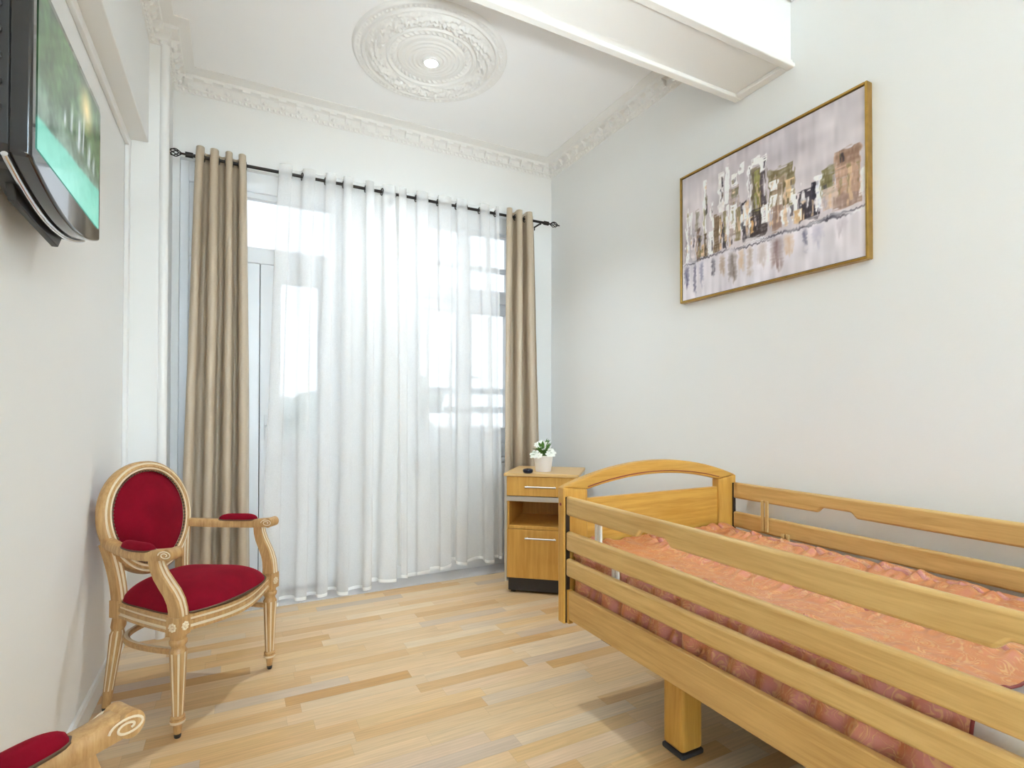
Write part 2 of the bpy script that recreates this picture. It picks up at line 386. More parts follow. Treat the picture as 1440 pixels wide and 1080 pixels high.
b.box(DO[0], DO[1], YB, YB+T, DO[3], ZC); b.box(WO[0], WO[1], YB, YB+T, WO[3], ZC); b.box(WO[0], WO[1], YB, YB+T, 0, WO[2])
struct(b.build('wall_back', M['wall']), 'white window wall behind the curtains')
# pier at the back left corner and boxed beam along the left wall
struct(MB().box(XL, -.335, 3.20, YB, 0, ZC).build('wall_pier', M['wall']), 'narrow white wall pier in the left corner')
b = MB(); b.tube([(-.333, 3.205, 0), (-.333, 3.205, 3.0)], .021, 14)
struct(b.build('trim_1', M['trim'], smooth=60), 'white rounded moulding up the edge of the corner pier')
struct(MB().box(XL, -.40, YR, 3.20, 2.487, ZC).build('beam_left', M['wall'], bevel=.004), 'boxed white beam along the top of the left wall')
b = MB(); b.box(XL, XL+.018, YR, 3.20, 2.440, 2.487); b.box(XL, XL+.018, 3.150, 3.20, 0, 2.440)
struct(b.build('trim_2', M['trim'], bevel=.004), 'flat white trim under the left beam and down beside the pier')
# ceiling beam across the room
b = MB(); b.box(-.40, XR, 1.545, 1.830, 2.712, ZC)
struct(b.build('beam_ceiling', M['wall'], bevel=.003), 'white beam crossing the ceiling')
b = MB(); z0, z1 = 2.692, 2.712
for (x0, x1, y0, y1) in ((-.40, XR, 1.525, 1.562), (-.40, XR, 1.808, 1.846), (XR-.045, XR, 1.562, 1.808), (-.40, -.36, 1.562, 1.808)):
    b.box(x0, x1, y0, y1, z0, z1)
b.box(-.40, XR, 1.535, 1.545, z1, z1+.018); b.box(-.40, XR, 1.830, 1.840, z1, z1+.018)
struct(b.build('trim_3', M['plaster'], bevel=.006, seg=3), 'cream moulding framing the underside of the ceiling beam')

def offset_poly(P, d):
    """offset an open plan polyline to its left by d, mitred"""
    n = len(P); out = []
    for i in range(n):
        segs = []
        if i > 0: segs.append((P[i-1], P[i]))
        if i < n-1: segs.append((P[i], P[i+1]))
        ns = []
        for a, c in segs:
            t = Vector((c[0]-a[0], c[1]-a[1])).normalized(); ns.append(Vector((-t.y, t.x)))
        if len(ns) == 1: q = Vector(P[i]) + ns[0]*d
        else:
            bis = (ns[0]+ns[1]); bis /= max(1e-6, (1+ns[0].dot(ns[1]))); q = Vector(P[i]) + bis*d
        out.append((q.x, q.y))
    return out
CORN = [(0, -.105), (.008, -.105), (.012, -.098), (.012, -.090), (.020, -.086), (.024, -.078), (.024, -.046), (.030, -.040), (.060, -.038), (.064, -.030), (.064, -.022), (.072, -.018), (.088, -.010), (.100, -.008), (.112, -.004), (.112, 0), (0, 0)]
def cornice(name, P, blocks=True, label=None):
    b = MB(); rings = [offset_poly(P, d) for d, z in CORN]; n = len(CORN); N = len(P)
    v = [(rings[k][i][0], rings[k][i][1], ZC+CORN[k][1]) for i in range(N) for k in range(n)]
    f = [(i*n+k, i*n+(k+1) % n, (i+1)*n+(k+1) % n, (i+1)*n+k) for i in range(N-1) for k in range(n)]
    f += [tuple(range(n)), tuple(range((N-1)*n, N*n))]
    b.add(v, f)
    if blocks:
        for a, c in zip(P[:-1], P[1:]):
            a, c = Vector(a), Vector(c); Ln = (c-a).length; t = (c-a)/Ln; nn = Vector((-t.y, t.x))
            cnt = int((Ln-.10)/.10)
            for k in range(cnt+1):
                s = Ln/2 + (k-cnt/2)*.10
                if s < .05 or s > Ln-.05: continue
                o = a+t*s
                def pt(u, d, z): q = o+t*u+nn*d; return (q.x, q.y, ZC+z)
                # scrolled leaf modillion
                prof = [(.022, -.078), (.034, -.080), (.044, -.070), (.050, -.054), (.062, -.050), (.064, -.038), (.022, -.038)]
                wds = .022
                b.prism(prof, lambda u, w, q_: pt(q_, u, w), -wds, wds)
                b.ball(pt(0, .036, -.074), .012, n=5)
            cnt = int(Ln/.032)
            for k in range(cnt):   # egg and leaf strip at the bottom
                q = a+t*(k+.5)*(Ln/cnt)+nn*.013; b.ball((q.x, q.y, ZC-.094), .009, .009, .011, n=4)
    return struct(b.build(name, M['plaster'], smooth=40), label)
cornice('trim_4', [(XR, 1.846), (XR, YB), (-.335, YB), (-.335, 3.20), (-.40, 3.20), (-.40, 1.846)], label='ornate white plaster cornice around the window end of the ceiling')
cornice('trim_5', [(-.40, 1.525), (XR, 1.525), ][::-1] if False else [(-.40, YR+.0), (-.40, 1.535), (XR, 1.535), (XR, YR)][::-1], label='plaster cornice on the near side of the ceiling beam')

# ceiling rose
def rose():
    R = .42
    def h(r, t):
        z = 0.0
        q = r/R
        def ring(c, w, a): return a*max(0, 1-((r-c)/w)**2) if abs(r-c) < w else 0
        z += ring(.408, .012, .010) + ring(.365, .010, .014) + ring(.235, .010, .014) + ring(.176, .008, .010)
        z += .010*max(0, 1-((r-.388)/.011)**2)*(.5+.5*math.cos(t*96)) if abs(r-.388) < .011 else 0
        z += .012*max(0, 1-((r-.205)/.015)**2)*(.5+.5*math.cos(t*44+3*r*60)) if abs(r-.205) < .015 else 0
        if .25 < r < .352:
            e = math.sin(PI*(r-.25)/.102)
            n = mnoise.noise(Vector((math.cos(t)*r*46, math.sin(t)*r*46, 3.1))); n2 = mnoise.noise(Vector((math.cos(t)*r*95, math.sin(t)*r*95, 9.1)))
            leaf = .5+.5*math.cos(t*12 + 5*math.sin((r-.25)*55))
            z += e**.5*(.018*leaf + .028*abs(n) + .014*abs(n2)+.003)
        if r < .17: z += .006+.012*(1-(r/.17)**2)**.5 + (.002*math.cos(r*260) if r > .06 else .002)
        z += .012*max(0, min(1, (R-r)/.02))
        return z
    rs = [R*(k/95) for k in range(8, 96)]; n = 384
    b = MB(); v = []; f = []
    for r in rs:
        for k in range(n):
            t = 2*PI*k/n; v.append((ROSE_C[0]+r*math.cos(t), ROSE_C[1]+r*math.sin(t), ZC-h(r, t)))
    for j in range(len(rs)-1):
        for k in range(n): f.append((j*n+k, j*n+(k+1) % n, (j+1)*n+(k+1) % n, (j+1)*n+k))
    f.append(tuple(range(n)))
    b.add(v, f)
    o = b.build('ceiling_rose', M['plaster'], smooth=180)
    tag(o, 'round white plaster ceiling rose with acanthus relief', 'ceiling rose')
rose()
dl = thing('downlight', 'small round lit ceiling lamp at the centre of the ceiling rose', 'ceiling lamp', (ROSE_C[0], ROSE_C[1], 3.06))
b = MB(); b.lathe([(.050, 3.082), (.050, 3.066), (.046, 3.060), (.036, 3.060), (.036, 3.074)], (ROSE_C[0], ROSE_C[1], 0), 32, cap=False); b.build('rim', M['trim'], dl, smooth=40)
b = MB(); b.lathe([(.0005, 3.060), (.036, 3.062), (.036, 3.070), (.0005, 3.070)], (ROSE_C[0], ROSE_C[1], 0), 32); b.build('lens', M['lens'], dl, smooth=60)
dl2 = thing('fill_uplighter', 'tall standing uplighter added as fill light in the unseen rear of the room', 'added fill lamp', (UPL[0], UPL[1], 0))  # invented stand and bowl to carry the added uplight
b = MB(); b.lathe([(.15, 0), (.15, .02), (.02, .03), (.014, .05), (.014, 1.62)], (UPL[0], UPL[1], 0), 24); b.build('pole', M['alu'], dl2, smooth=40)
b = MB(); b.lathe([(.014, 1.62), (.10, 1.64), (.20, 1.72), (.205, 1.73), (.195, 1.725), (.10, 1.655), (.014, 1.64)], (UPL[0], UPL[1], 0), 32, cap=False); b.build('bowl', M['trim'], dl2, smooth=60)

dl3 = thing('fill_reflector', 'standing reflector added as fill light for the far ceiling, unseen behind the camera', 'added fill lamp', (RFL.x, RFL.y, 0))  # invented stand and shade to carry the added ceiling fill
b = MB(); b.lathe([(.14, 0), (.14, .02), (.02, .03), (.012, .05), (.012, .93)], (RFL.x, RFL.y, 0), 24); b.build('pole', M['alu'], dl3, smooth=40)
b = MB()
_a = RFD.orthogonal().normalized(); _b = RFD.cross(_a)
for k, (r_, h_) in enumerate([(.001, -.10), (.05, -.095), (.10, -.05), (.125, .03), (.12, .03), (.095, -.045), (.001, -.085)]):
    b.v += [tuple(RFL+RFD*h_+_a*r_*math.cos(2*PI*i/32)+_b*r_*math.sin(2*PI*i/32)) for i in range(32)]
b.f = [(j*32+i, j*32+(i+1) % 32, (j+1)*32+(i+1) % 32, (j+1)*32+i) for j in range(6) for i in range(32)]; b.m = [0]*len(b.f)
b.build('reflector', M['alu'], dl3, smooth=60)

# skirting and stone strip
struct(MB().prism([(0, 0), (.016, 0), (.016, .070), (.010, .080), (0, .080)], lambda u, w, q: (XL+u, q, w), YR, 3.15).build('baseboard_left', M['trim']), 'white skirting along the left wall')
struct(MB().prism([(0, 0), (.016, 0), (.016, .070), (.010, .080), (0, .080)], lambda u, w, q: (XR-u, q, w), YR, YB-.0).build('baseboard_right', M['trim']), 'white skirting along the right wall')
struct(MB().box(DO[1]+.0, XR-.016, YB-.014, YB, 0, .085).build('baseboard_back', M['trim'], bevel=.003), 'white skirting under the window')
struct(MB().box(-.335, XR-.016, 3.405, YB-.014, -.002, .004).build('trim_6', M['stone']), 'grey stone strip along the floor at the window wall')

# ------------------------------------------------------------------ balcony door and window
YG = 3.70
def frame_rect(b, x0, x1, z0, z1, w, y0, y1, wt=None, wb=None):
    wt = wt or w; wb = wb or w
    b.box(x0, x0+w, y0, y1, z0, z1); b.box(x1-w, x1, y0, y1, z0, z1); b.box(x0+w, x1-w, y0, y1, z1-wt, z1); b.box(x0+w, x1-w, y0, y1, z0, z0+wb)
d1 = bpy.data.objects.new('door_1', None); COL.objects.link(d1); d1.location = ((DO[0]+DO[1])/2, YG, 0); struct(d1, 'white glazed double balcony door with a transom pane')
b = MB(); x0, x1 = DO[0], DO[1]
b.box(x0, x0+.045, YG-.05, YG+.03, 0, DO[3]); b.box(x1-.045, x1, YG-.05, YG+.03, 0, DO[3])
b.box(x0+.045, x1-.045, YG-.05, YG+.03, 2.50, DO[3]); b.box(x0+.045, x1-.045, YG-.05, YG+.03, 2.06, 2.15); b.box(x0+.045, x1-.045, YG-.05, YG+.03, 0, .03)
b.build('frame', M['pvc'], d1, bevel=.004)
b = MB(); frame_rect(b, x0+.045, x1-.045, 2.15, 2.50, .05, YG-.035, YG+.02, .035, .012); b.build('transom_sash', M['pvc'], d1, bevel=.004)
MB().box(x0+.09, x1-.09, YG-.004, YG, 2.16, 2.47).build('transom_pane', M['glass'], d1)
for (a, c) in ((x0+.045, .125), (.129, x1-.045)):
    b = MB(); frame_rect(b, a, c, .03, 2.06, .118, YG-.04, YG+.02, .105, .10); b.box(a+.118, c-.118, YG-.04, YG+.02, .86, .955)
    b.box(a+.118, c-.118, YG-.02, YG+.01, .13, .86)
    b.box(a+.135, c-.135, YG-.034, YG-.02, .15, .84)
    lf = b.build('leaf', M['pvc'], d1, bevel=.004)
    MB().box(a+.118, c-.118, YG-.004, YG, .955, 1.955).build('pane', M['glass'], lf)
MB().box(.125, .129, YG-.02, YG+.01, .03, 2.06).build('hinge_gap', M['darkgap'], d1)
b = MB(); b.box(.155, .178, YG-.048, YG-.04, .98, 1.12); b.box(.160, .172, YG-.085, YG-.048, 1.045, 1.057); b.box(.160, .172, YG-.085, YG-.075, .955, 1.057); lab(b.build('handle', M['pvc'], d1, bevel=.002), 'white door handle')
MB().box(x0+.045, x1-.045, YG-.052, YG-.0502, .004, .030).build('bottom_gap_shade', M['darkgap'], d1)  # dark strip painted in for the shaded gap under the door

w1 = bpy.data.objects.new('window_1', None); COL.objects.link(w1); w1.location = ((WO[0]+WO[1])/2, YG, WO[2]); struct(w1, 'white two-light window with a barred transom above the radiator')
x0, x1 = WO[0], WO[1]; xm = (x0+x1)/2
b = MB(); frame_rect(b, x0, x1, WO[2], WO[3], .035, YG-.05, YG+.03, .12, .10)
b.box(x0+.035, x1-.035, YG-.05, YG+.03, 1.96, 2.045)
b.build('frame', M['pvc'], w1, bevel=.004)
for (a, c) in ((x0+.035, xm), (xm, x1-.035)):
    b = MB(); frame_rect(b, a, c, .90, 1.96, .055, YG-.04, YG+.02, .08, .12); s_ = b.build('sash', M['pvc'], w1, bevel=.004)
    MB().box(a+.055, c-.055, YG-.004, YG, 1.02, 1.88).build('pane', M['glass'], s_)
    b = MB(); frame_rect(b, a, c, 2.045, 2.50, .045, YG-.04, YG+.02, .02, .015); b.box(a+.045, c-.045, YG-.03, YG+.01, 2.205, 2.24)
    b.box((a+c)/2-.010, (a+c)/2+.010, YG-.03, YG+.01, 2.06, 2.48)
    s_ = b.build('transom_sash', M['pvc'], w1, bevel=.004)
    MB().box(a+.045, c-.045, YG-.004, YG, 2.06, 2.48).build('pane', M['glass'], s_)
b = MB(); b.box(xm+.012, xm+.036, YG-.048, YG-.04, 1.33, 1.46); b.box(xm+.016, xm+.10, YG-.075, YG-.063, 1.39, 1.402); b.box(xm+.016, xm+.030, YG-.075, YG-.048, 1.388, 1.404)
lab(b.build('handle', M['alu'], w1, bevel=.002), 'grey lever handle')
b = MB(); b.box(x0, x1, YG+.10, YG+.118, 1.275, 1.325); b.box(x0, x1, YG+.10, YG+.118, 1.13, 1.18); b.build('guard_rail', M['pvc'], w1, bevel=.004)
b = MB(); b.box(x0-.03, x1+.03, YB-.04, YG-.05, .775, .80); struct(b.build('sill_window', M['trim'], bevel=.005), 'white inner window sill above the radiator')

# radiator
rd = thing('radiator', 'white panel radiator under the window behind the sheer curtain', 'radiator', (1.5, 3.575, .165))
b = MB(); b.box(1.24, 1.87, 3.548, 3.560, .175, .745)
for k in range(20):
    xx = 1.255+k*.0305; b.box(xx, xx+.018, 3.545, 3.548, .20, .72)
b.build('front_panel', M['rad'], rd, bevel=.003)
MB().box(1.245, 1.865, 3.575, 3.585, .175, .745).build('back_panel', M['rad'], rd)
b = MB(); b.box(1.24, 1.87, 3.545, 3.590, .745, .760)
b.build('top_grille', M['rad'], rd, bevel=.003)
for xa in (1.24, 1.862): MB().box(xa, xa+.008, 3.56, 3.585, .175, .745).build('side_cover', M['rad'], rd)
for xa in (1.33, 1.75): MB().box(xa, xa+.03, 3.585, 3.612, .25, .70).build('wall_bracket', M['rad'], rd)

# ------------------------------------------------------------------ curtain rod and curtains
YRD, ZRD = 3.48, 2.582
rod = thing('curtain_rod', 'dark bronze curtain rod with twisted cage finials above the window', 'curtain rod', (.92, YRD, ZRD))
b = MB(); b.tube([(-.235, YRD, ZRD), (2.085, YRD, ZRD)], .0095, 14); b.build('pole', M['iron'], rod, smooth=60)
for s, xe in ((-1, -.235), (1, 2.085)):
    b = MB()
    def px(d): return xe+s*d
    b.tube([(px(-.01), YRD, ZRD), (px(.028), YRD, ZRD)], .015, 14)
    b.tube([(px(.028), YRD, ZRD), (px(.050), YRD, ZRD)], .006, 10)
    for k in range(6):
        P = []
        for i in range(15):
            t = i/14; r = .0185*math.sin(PI*t)**.9+.0015; a = 2*PI*k/6 + 2.3*t
            P.append((px(.045+.068*t), YRD+r*math.cos(a), ZRD+r*math.sin(a)))
        b.tube(P, .0028, 6, up=(.3, .2, 1))
    b.tube([(px(.111), YRD, ZRD), (px(.128), YRD, ZRD)], .0048, 10)
    b.build('finial', M['iron'], rod, smooth=60)
for xx in (-.19, .93, 2.045):
    b = MB(); b.tube([(xx, YB, ZRD-.01), (xx, YRD+.012, ZRD-.01), (xx, YRD, ZRD-.014)], .006, 8); b.lathe([(.022, 0), (.022, .006)], (xx, 0, 0), 16)
    n0 = len(b.v)-32
    for i in range(n0, len(b.v)):
        p = b.v[i]; b.v[i] = (p[0], YB-p[2], ZRD-.01+p[1])
    b.build('bracket', M['iron'], rod, smooth=50)

def curtain(root, mats, xa, xb, xa2, xb2, n, amp, amp2, z0, seed, eyelet_mat, top=.045, hemf=None, solid=0.0, nu=220, nv=60, phase=0.0, smat=0, yoff=0.0, hem=None, fat=.5, billow=0.0, warp=0.0):
    """eyelet curtain: folds of a wave that weaves round the pole and relaxes towards the hem"""
    zt = ZRD+top
    def wphase(u): return 2*PI*n*u+phase+warp*(mnoise.noise(Vector((u*4.3, 2.2, seed+1)))+.5*mnoise.noise(Vector((u*9.1, 7.2, seed+1))))
    def P(u, v):
        k = v**.75
        x = xa+(xb-xa)*u; xl = xa2+(xb2-xa2)*u
        ww = wphase(u)+1.6*mnoise.noise(Vector((u*3.1, v*1.2, seed)))*k
        s = math.sin(ww)
        A = (amp+(amp2-amp)*k)*(1+(.55*mnoise.noise(Vector((u*n*.9, v*.8, seed+4))))*k)
        dx = (xb-xa)/(2*n)
        y = YRD+yoff*k-A*s-billow*k*(.5+mnoise.noise(Vector((u*2.3, v*1.1, seed+12))))
        xx = x+(xl-x)*k-fat*dx*.32*math.sin(2*ww)+.02*mnoise.noise(Vector((u*4, v*1.6, seed+8)))*k
        y += .005*mnoise.noise(Vector((u*14, v*7, seed+3)))*min(1, v*4)+.010*mnoise.noise(Vector((u*6, v*2.5, seed+5)))*k
        zb = z0+(hemf(u) if hemf else 0)
        return (xx, min(y, 3.538), zt+(zb-zt)*v)
    b = MB(); b.grid(P, nu, nv)
    fab = b.build('fabric', mats, root, smooth=180, recalc=False, solid=solid, solid_off=0, solid_mat=smat)
    if hem:
        h = MB(); h.grid(lambda u, v: (lambda p: (p[0], p[1]-.0015, p[2]+(1-v)*.020))(P(u, 1.0)), nu, 2); h.build('hem', hem, root, smooth=180)
    us = [i/600 for i in range(601)]
    for i in range(600):   # a ring where the cloth crosses the pole
        q0, q1 = math.floor(wphase(us[i])/PI), math.floor(wphase(us[i+1])/PI)
        if q0 == q1 or not .008 < us[i] < .992: continue
        x = P(us[i], .017)[0]; dy = 1.0 if q1 % 2 else -1.0
        e = MB()
        Q = [(x+.010*math.sin(a)*dy*.35, YRD+.021*math.sin(a), ZRD+.021*math.cos(a)) for a in [2*PI*j/20 for j in range(20)]]
        e.tube(Q, .0042, 6, closed=True, up=(1, 0, 0)); e.build('eyelet', eyelet_mat, root, smooth=180)
    return fab
DR = [M['lining'], M['drape']]
c = thing('drape', 'long champagne satin drape hanging left of the balcony door behind the armchair', 'curtain', (-.08, YRD, .02), group='champagne satin drapes')
curtain(c, DR, -.205, .050, -.262, .085, 3.6, .050, .060, .015, 3.0, M['iron'], solid=.003, smat=1, phase=.2, yoff=-.02, warp=.5, fat=.7)
c = thing('drape', 'long champagne satin drape hanging right of the window behind the nightstand', 'curtain', (1.87, YRD, .02), group='champagne satin drapes')
curtain(c, DR, 1.752, 1.985, 1.715, 2.045, 2.8, .048, .054, .015, 11.0, M['iron'], solid=.003, smat=1, phase=.6, yoff=-.025, warp=.5, fat=.7)
c = thing('sheer_curtain', 'white voile curtain over the balcony door', 'curtain', (.6, YRD, .03), group='white voile curtains')
curtain(c, [M['sheer']], .235, .925, .150, .935, 5.5, .034, .050, .030, 21.0, M['iron'], nu=420, nv=80, phase=.6, hem=M['hem'], hemf=lambda u: -.01+.05*mnoise.noise(Vector((u*4, 0, 2)))+.02*u, yoff=-.035, billow=.04, warp=1.6, fat=.75)
c = thing('sheer_curtain', 'white voile curtain over the window and radiator', 'curtain', (1.3, YRD, .06), group='white voile curtains')
curtain(c, [M['sheer']], .950, 1.690, .955, 1.685, 5.0, .032, .042, .070, 33.0, M['iron'], nu=420, nv=80, phase=.9, hem=M['hem'], hemf=lambda u: .06*mnoise.noise(Vector((u*5, 0, 7)))+.03*u, yoff=-.04, billow=.03, warp=1.6, fat=.75)

# ------------------------------------------------------------------ painting
pt = thing('painting', 'abstract city skyline painting in a thin gold frame on the right wall', 'painting', (XR, 1.695, 1.74))
PY0, PY1, PZ0, PZ1 = 1.200, 2.192, 1.742, 2.442
b = MB(); fx0, fx1 = XR-.036, XR; fw = .0105
b.box(fx0, fx1, PY0, PY0+fw, PZ0, PZ1); b.box(fx0, fx1, PY1-fw, PY1, PZ0, PZ1); b.box(fx0, fx1, PY0+fw, PY1-fw, PZ0, PZ0+fw); b.box(fx0, fx1, PY0+fw, PY1-fw, PZ1-fw, PZ1)
b.build('frame', M['gold'], pt, bevel=.003)
MB().box(XR-.020, XR-.004, PY0+fw, PY1-fw, PZ0+fw, PZ1-fw).build('backing', M['darkgap'], pt)
def skyline():
    rs = np.random.RandomState(5); Wd, Hd = 300, 210
    def fbm(sx, sy, seed):
        r = np.random.RandomState(seed); g = r.rand(sy+2, sx+2); yy = np.linspace(0, sy, Hd); xx = np.linspace(0, sx, Wd)
        y0 = yy.astype(int); x0 = xx.astype(int); fy = (yy-y0)[:, None]; fx = (xx-x0)[None]
        fy = fy*fy*(3-2*fy); fx = fx*fx*(3-2*fx)
        return g[y0][:, x0]*(1-fy)*(1-fx)+g[y0][:, x0+1]*(1-fy)*fx+g[y0+1][:, x0]*fy*(1-fx)+g[y0+1][:, x0+1]*fy*fx
    s_ = np.linspace(0, 1, Wd)[None]; t_ = np.linspace(0, 1, Hd)[:, None]
    A = lambda *c: np.array(c, float)/255
    n1 = .6*fbm(7, 6, 1)+.4*fbm(22, 16, 2); n2 = fbm(60, 5, 3); n3 = fbm(9, 60, 4)
    img = A(190, 182, 186)[None, None]+((n1-.5)*.17+(n2-.5)*.07)[..., None]*A(255, 250, 240)
    img = img+np.clip(1-np.abs(s_-.55)*3, 0, 1)[..., None]*np.clip((t_-.45)*1.2, 0, 1)[..., None]*A(-10, -10, -6)
    wat = np.clip((.30-t_)*60, 0, 1)[..., None]
    wcol = A(206, 200, 206)+((.5*n2+.5*n1-.5)*.22)[..., None]
    img = img*(1-wat)+wcol*wat
    rag = fbm(140, 26, 6); rag2 = fbm(34, 90, 8)
    def P(x, y):
        q = (x-80)/800; top = 497+(95-497)*q; bot = 1035+(835-1035)*q
        return q/(1.375-.375*q), 1-(y-top)/(bot-top)
    def stroke(x0, x1, yt, yb, col, a=.95, rough=.75):
        nonlocal img
        s0, tt = P(x0, yt); s1, tb = P(x1, yb)
        _, tt2 = P(x1, yt-(x1-x0)*.4)
        e = .014*rough
        m = np.clip((s_-s0+(rag-.5)*e*2)/.004, 0, 1)*np.clip((s1-s_+(rag-.5)*e*2)/.004, 0, 1)*np.clip((tt-t_+(rag2-.5)*.05*rough)/.008, 0, 1)*np.clip((t_-tb+(rag2-.5)*.05*rough)/.01, 0, 1)
        m = m*(a*(1-.55*np.clip((rag2*.6+rag*.4-.55)*4, 0, 1)*rough))
        img = img*(1-m[..., None])+(np.array(col, float)/255+((n3-.5)*.12+(rag-.5)*.10)[..., None])*m[..., None]
    Wt, Ol, Bk, Br, Tn, Gy = (238, 236, 238), (122, 110, 74), (52, 46, 54), (128, 104, 88), (196, 168, 138), (160, 150, 156)
    st = [(95, 130, 760, 870, Gy), (108, 132, 655, 860, Wt), (128, 142, 610, 700, Wt), (150, 190, 740, 850, (206, 196, 198)), (180, 212, 620, 700, (150, 140, 128)), (190, 220, 700, 835, Br), (205, 225, 730, 820, Ol), (238, 262, 470, 720, Wt), (252, 266, 540, 660, (110, 104, 88)), (240, 268, 712, 815, (96, 80, 62)), (222, 244, 760, 815, Tn), (286, 298, 565, 640, Wt), (270, 310, 700, 800, Wt), (306, 345, 620, 785, (106, 86, 64)), (340, 362, 610, 740, (112, 100, 70)), (335, 372, 420, 600, (222, 218, 218)), (345, 360, 620, 770, Tn), (355, 386, 680, 770, Bk), (372, 398, 388, 560, Wt), (362, 384, 600, 690, Ol), (384, 404, 560, 700, Wt), (395, 412, 700, 750, Tn), (398, 452, 490, 700, (164, 148, 144)), (410, 450, 490, 520, (116, 108, 84)), (412, 440, 425, 470, Wt), (402, 442, 565, 660, Wt), (430, 462, 580, 720, (136, 122, 92)), (458, 490, 545, 600, Bk), (462, 500, 600, 720, (70, 62, 68)), (465, 496, 570, 655, Wt), (450, 478, 370, 410, Wt), (492, 516, 380, 620, Wt), (510, 580, 395, 600, (104, 92, 70)), (524, 552, 400, 600, (130, 126, 70)), (552, 578, 350, 560, (74, 64, 72)), (512, 548, 350, 375, Wt), (548, 578, 340, 400, Wt), (500, 578, 595, 695, (60, 50, 50)), (503, 526, 625, 695, (206, 166, 118)), (556, 590, 565, 640, Wt), (585, 682, 410, 560, (112, 100, 70)), (600, 650, 440, 640, (152, 132, 112)), (590, 622, 455, 500, Wt), (650, 680, 445, 530, (206, 178, 140)), (590, 620, 520, 590, Wt), (596, 640, 580, 680, (150, 124, 112)), (636, 662, 590, 655, Wt), (664, 695, 530, 600, Wt), (692, 762, 520, 640, (56, 48, 58)), (736, 760, 480, 620, (44, 40, 56)), (678, 716, 600, 650, (206, 176, 134)), (748, 778, 455, 600, (222, 224, 232)), (768, 806, 425, 545, (112, 104, 70)), (806, 872, 365, 600, (172, 140, 120)), (812, 870, 360, 420, (140, 112, 96)), (770, 812, 520, 610, (190, 170, 160)), (800, 872, 560, 600, (150, 126, 116))]
    for x0, x1, yt, yb, c_ in st:
        stroke(x0, x1, yt, yb, c_)
        for k in range(3):
            w = 4+rs.rand()*8; xx = x0+rs.rand()*(x1-x0)-4; hh = (yb-yt)*(.3+.5*rs.rand()); y0 = yt+rs.rand()*(yb-yt-hh)
            cc = [c_, Wt, Bk, Tn, Gy, Ol][int(rs.rand()*6)]
            stroke(xx, xx+w, y0, y0+hh, cc, a=.75)
    for k in range(46):
        xx = 90+rs.rand()*780; w = 4+rs.rand()*9; yb = 835+(608-835)*(xx-80)/800; hh = 40+rs.rand()*140
        stroke(xx, xx+w, yb-hh*(.6+.6*rs.rand())-10, yb-rs.rand()*60, [Wt, Wt, Gy, Tn, Bk, (206, 200, 204)][int(rs.rand()*6)], a=.8)
    # waterline and reflections
    for k in range(26):
        q = rs.rand(); s0 = q; tt = .285+rs.rand()*.03-.01; wdt = .03+rs.rand()*.10
        m = np.clip(1-np.abs(s_-s0)/wdt, 0, 1)*np.clip(1-np.abs(t_-tt-(rag-.5)*.02)/.009, 0, 1)*.85
        c_ = A(40, 34, 48) if rs.rand() < .6 else A(236, 234, 240)
        img = img*(1-m[..., None])+c_*m[..., None]
    for (s0, wdt, c_, l0) in ((.03, .02, (86, 80, 110), .10), (.09, .012, (110, 104, 128), .02), (.14, .016, (150, 146, 170), .08), (.22, .012, (96, 90, 104), .14), (.28, .02, (176, 150, 130), .12), (.345, .03, (120, 104, 96), .04), (.40, .02, (214, 186, 160), .10), (.45, .02, (190, 170, 160), .06), (.52, .03, (206, 190, 186), .1), (.60, .035, (142, 114, 112), .05), (.66, .03, (216, 186, 160), .12), (.74, .012, (112, 108, 134), .12), (.80, .03, (196, 190, 206), .14), (.90, .03, (206, 196, 204), .16)):
        m = np.clip(1-np.abs(s_-s0+(rag2-.5)*.012)/wdt, 0, 1)**.6*np.clip((.285-t_)*25, 0, 1)*np.clip((t_-l0+(rag-.5)*.08)*22, 0, 1)*(.6+.4*rag)
        img = img*(1-m[..., None])+A(*c_)*.9*m[..., None]
    img = np.clip(img, 0, 1)*1.16
    return np.clip(img, 0, 1)
picture('canvas', skyline(), lambda s, t: (XR-.028, PY1-fw-.003-s*(PY1-PY0-2*fw-.006), PZ0+fw+.003+t*(PZ1-PZ0-2*fw-.006)), vcol_mat('oil_paint', .55), pt)

# ------------------------------------------------------------------ television
tv = thing('television', 'black flat television with a waterfall picture hung on the left wall', 'television', (XL, 1.66, 1.6))
TX = -.36; TY0, TY1, TZ0, TZ1 = 1.355, 1.944, 1.628, 2.030
def tv_bottom(y):
    q = (y-TY0)/(TY1-TY0); return TZ0+.012 - .050*math.sin(PI*min(1, max(0, q)))**.9
b = MB()   # front bezel with a drooping chin
n = 40
ys = [TY0+(TY1-TY0)*k/n for k in range(n+1)]
out = [(y, tv_bottom(y)) for y in ys] + [(TY1, TZ1-.02), (TY1-.02, TZ1), (TY0+.02, TZ1), (TY0, TZ1-.02)]
b.prism(out, lambda u, w, q: (q, u, w), TX-.035, TX)
b.build('bezel', M['black'], tv, bevel=.006, seg=3, smooth=40)
b = MB(); b.tube([(TX-.040, y, tv_bottom(y)-.004) for y in ys], .006, 8); b.build('chrome_trim', M['chrome'], tv, smooth=60)
b = MB()
hp = [(TY0+.004, TZ0+.03), (TY0+.02, TZ0+.0)] + [(y, tv_bottom(y)+.004) for y in ys[4:-4]] + [(TY1-.02, TZ0+.0), (TY1-.004, TZ0+.03), (TY1-.004, TZ1-.01), (TY0+.004, TZ1-.01)]
b.prism(hp, lambda u, w, q: (q, u, w), XL+.045, TX-.035)
b.prism([(TY0+.12, TZ0-.045), (TY0+.42, TZ0-.060), (TY0+.46, TZ0-.02), (TY0+.10, TZ0-.0)], lambda u, w, q: (q, u, w), XL+.060, TX-.055)
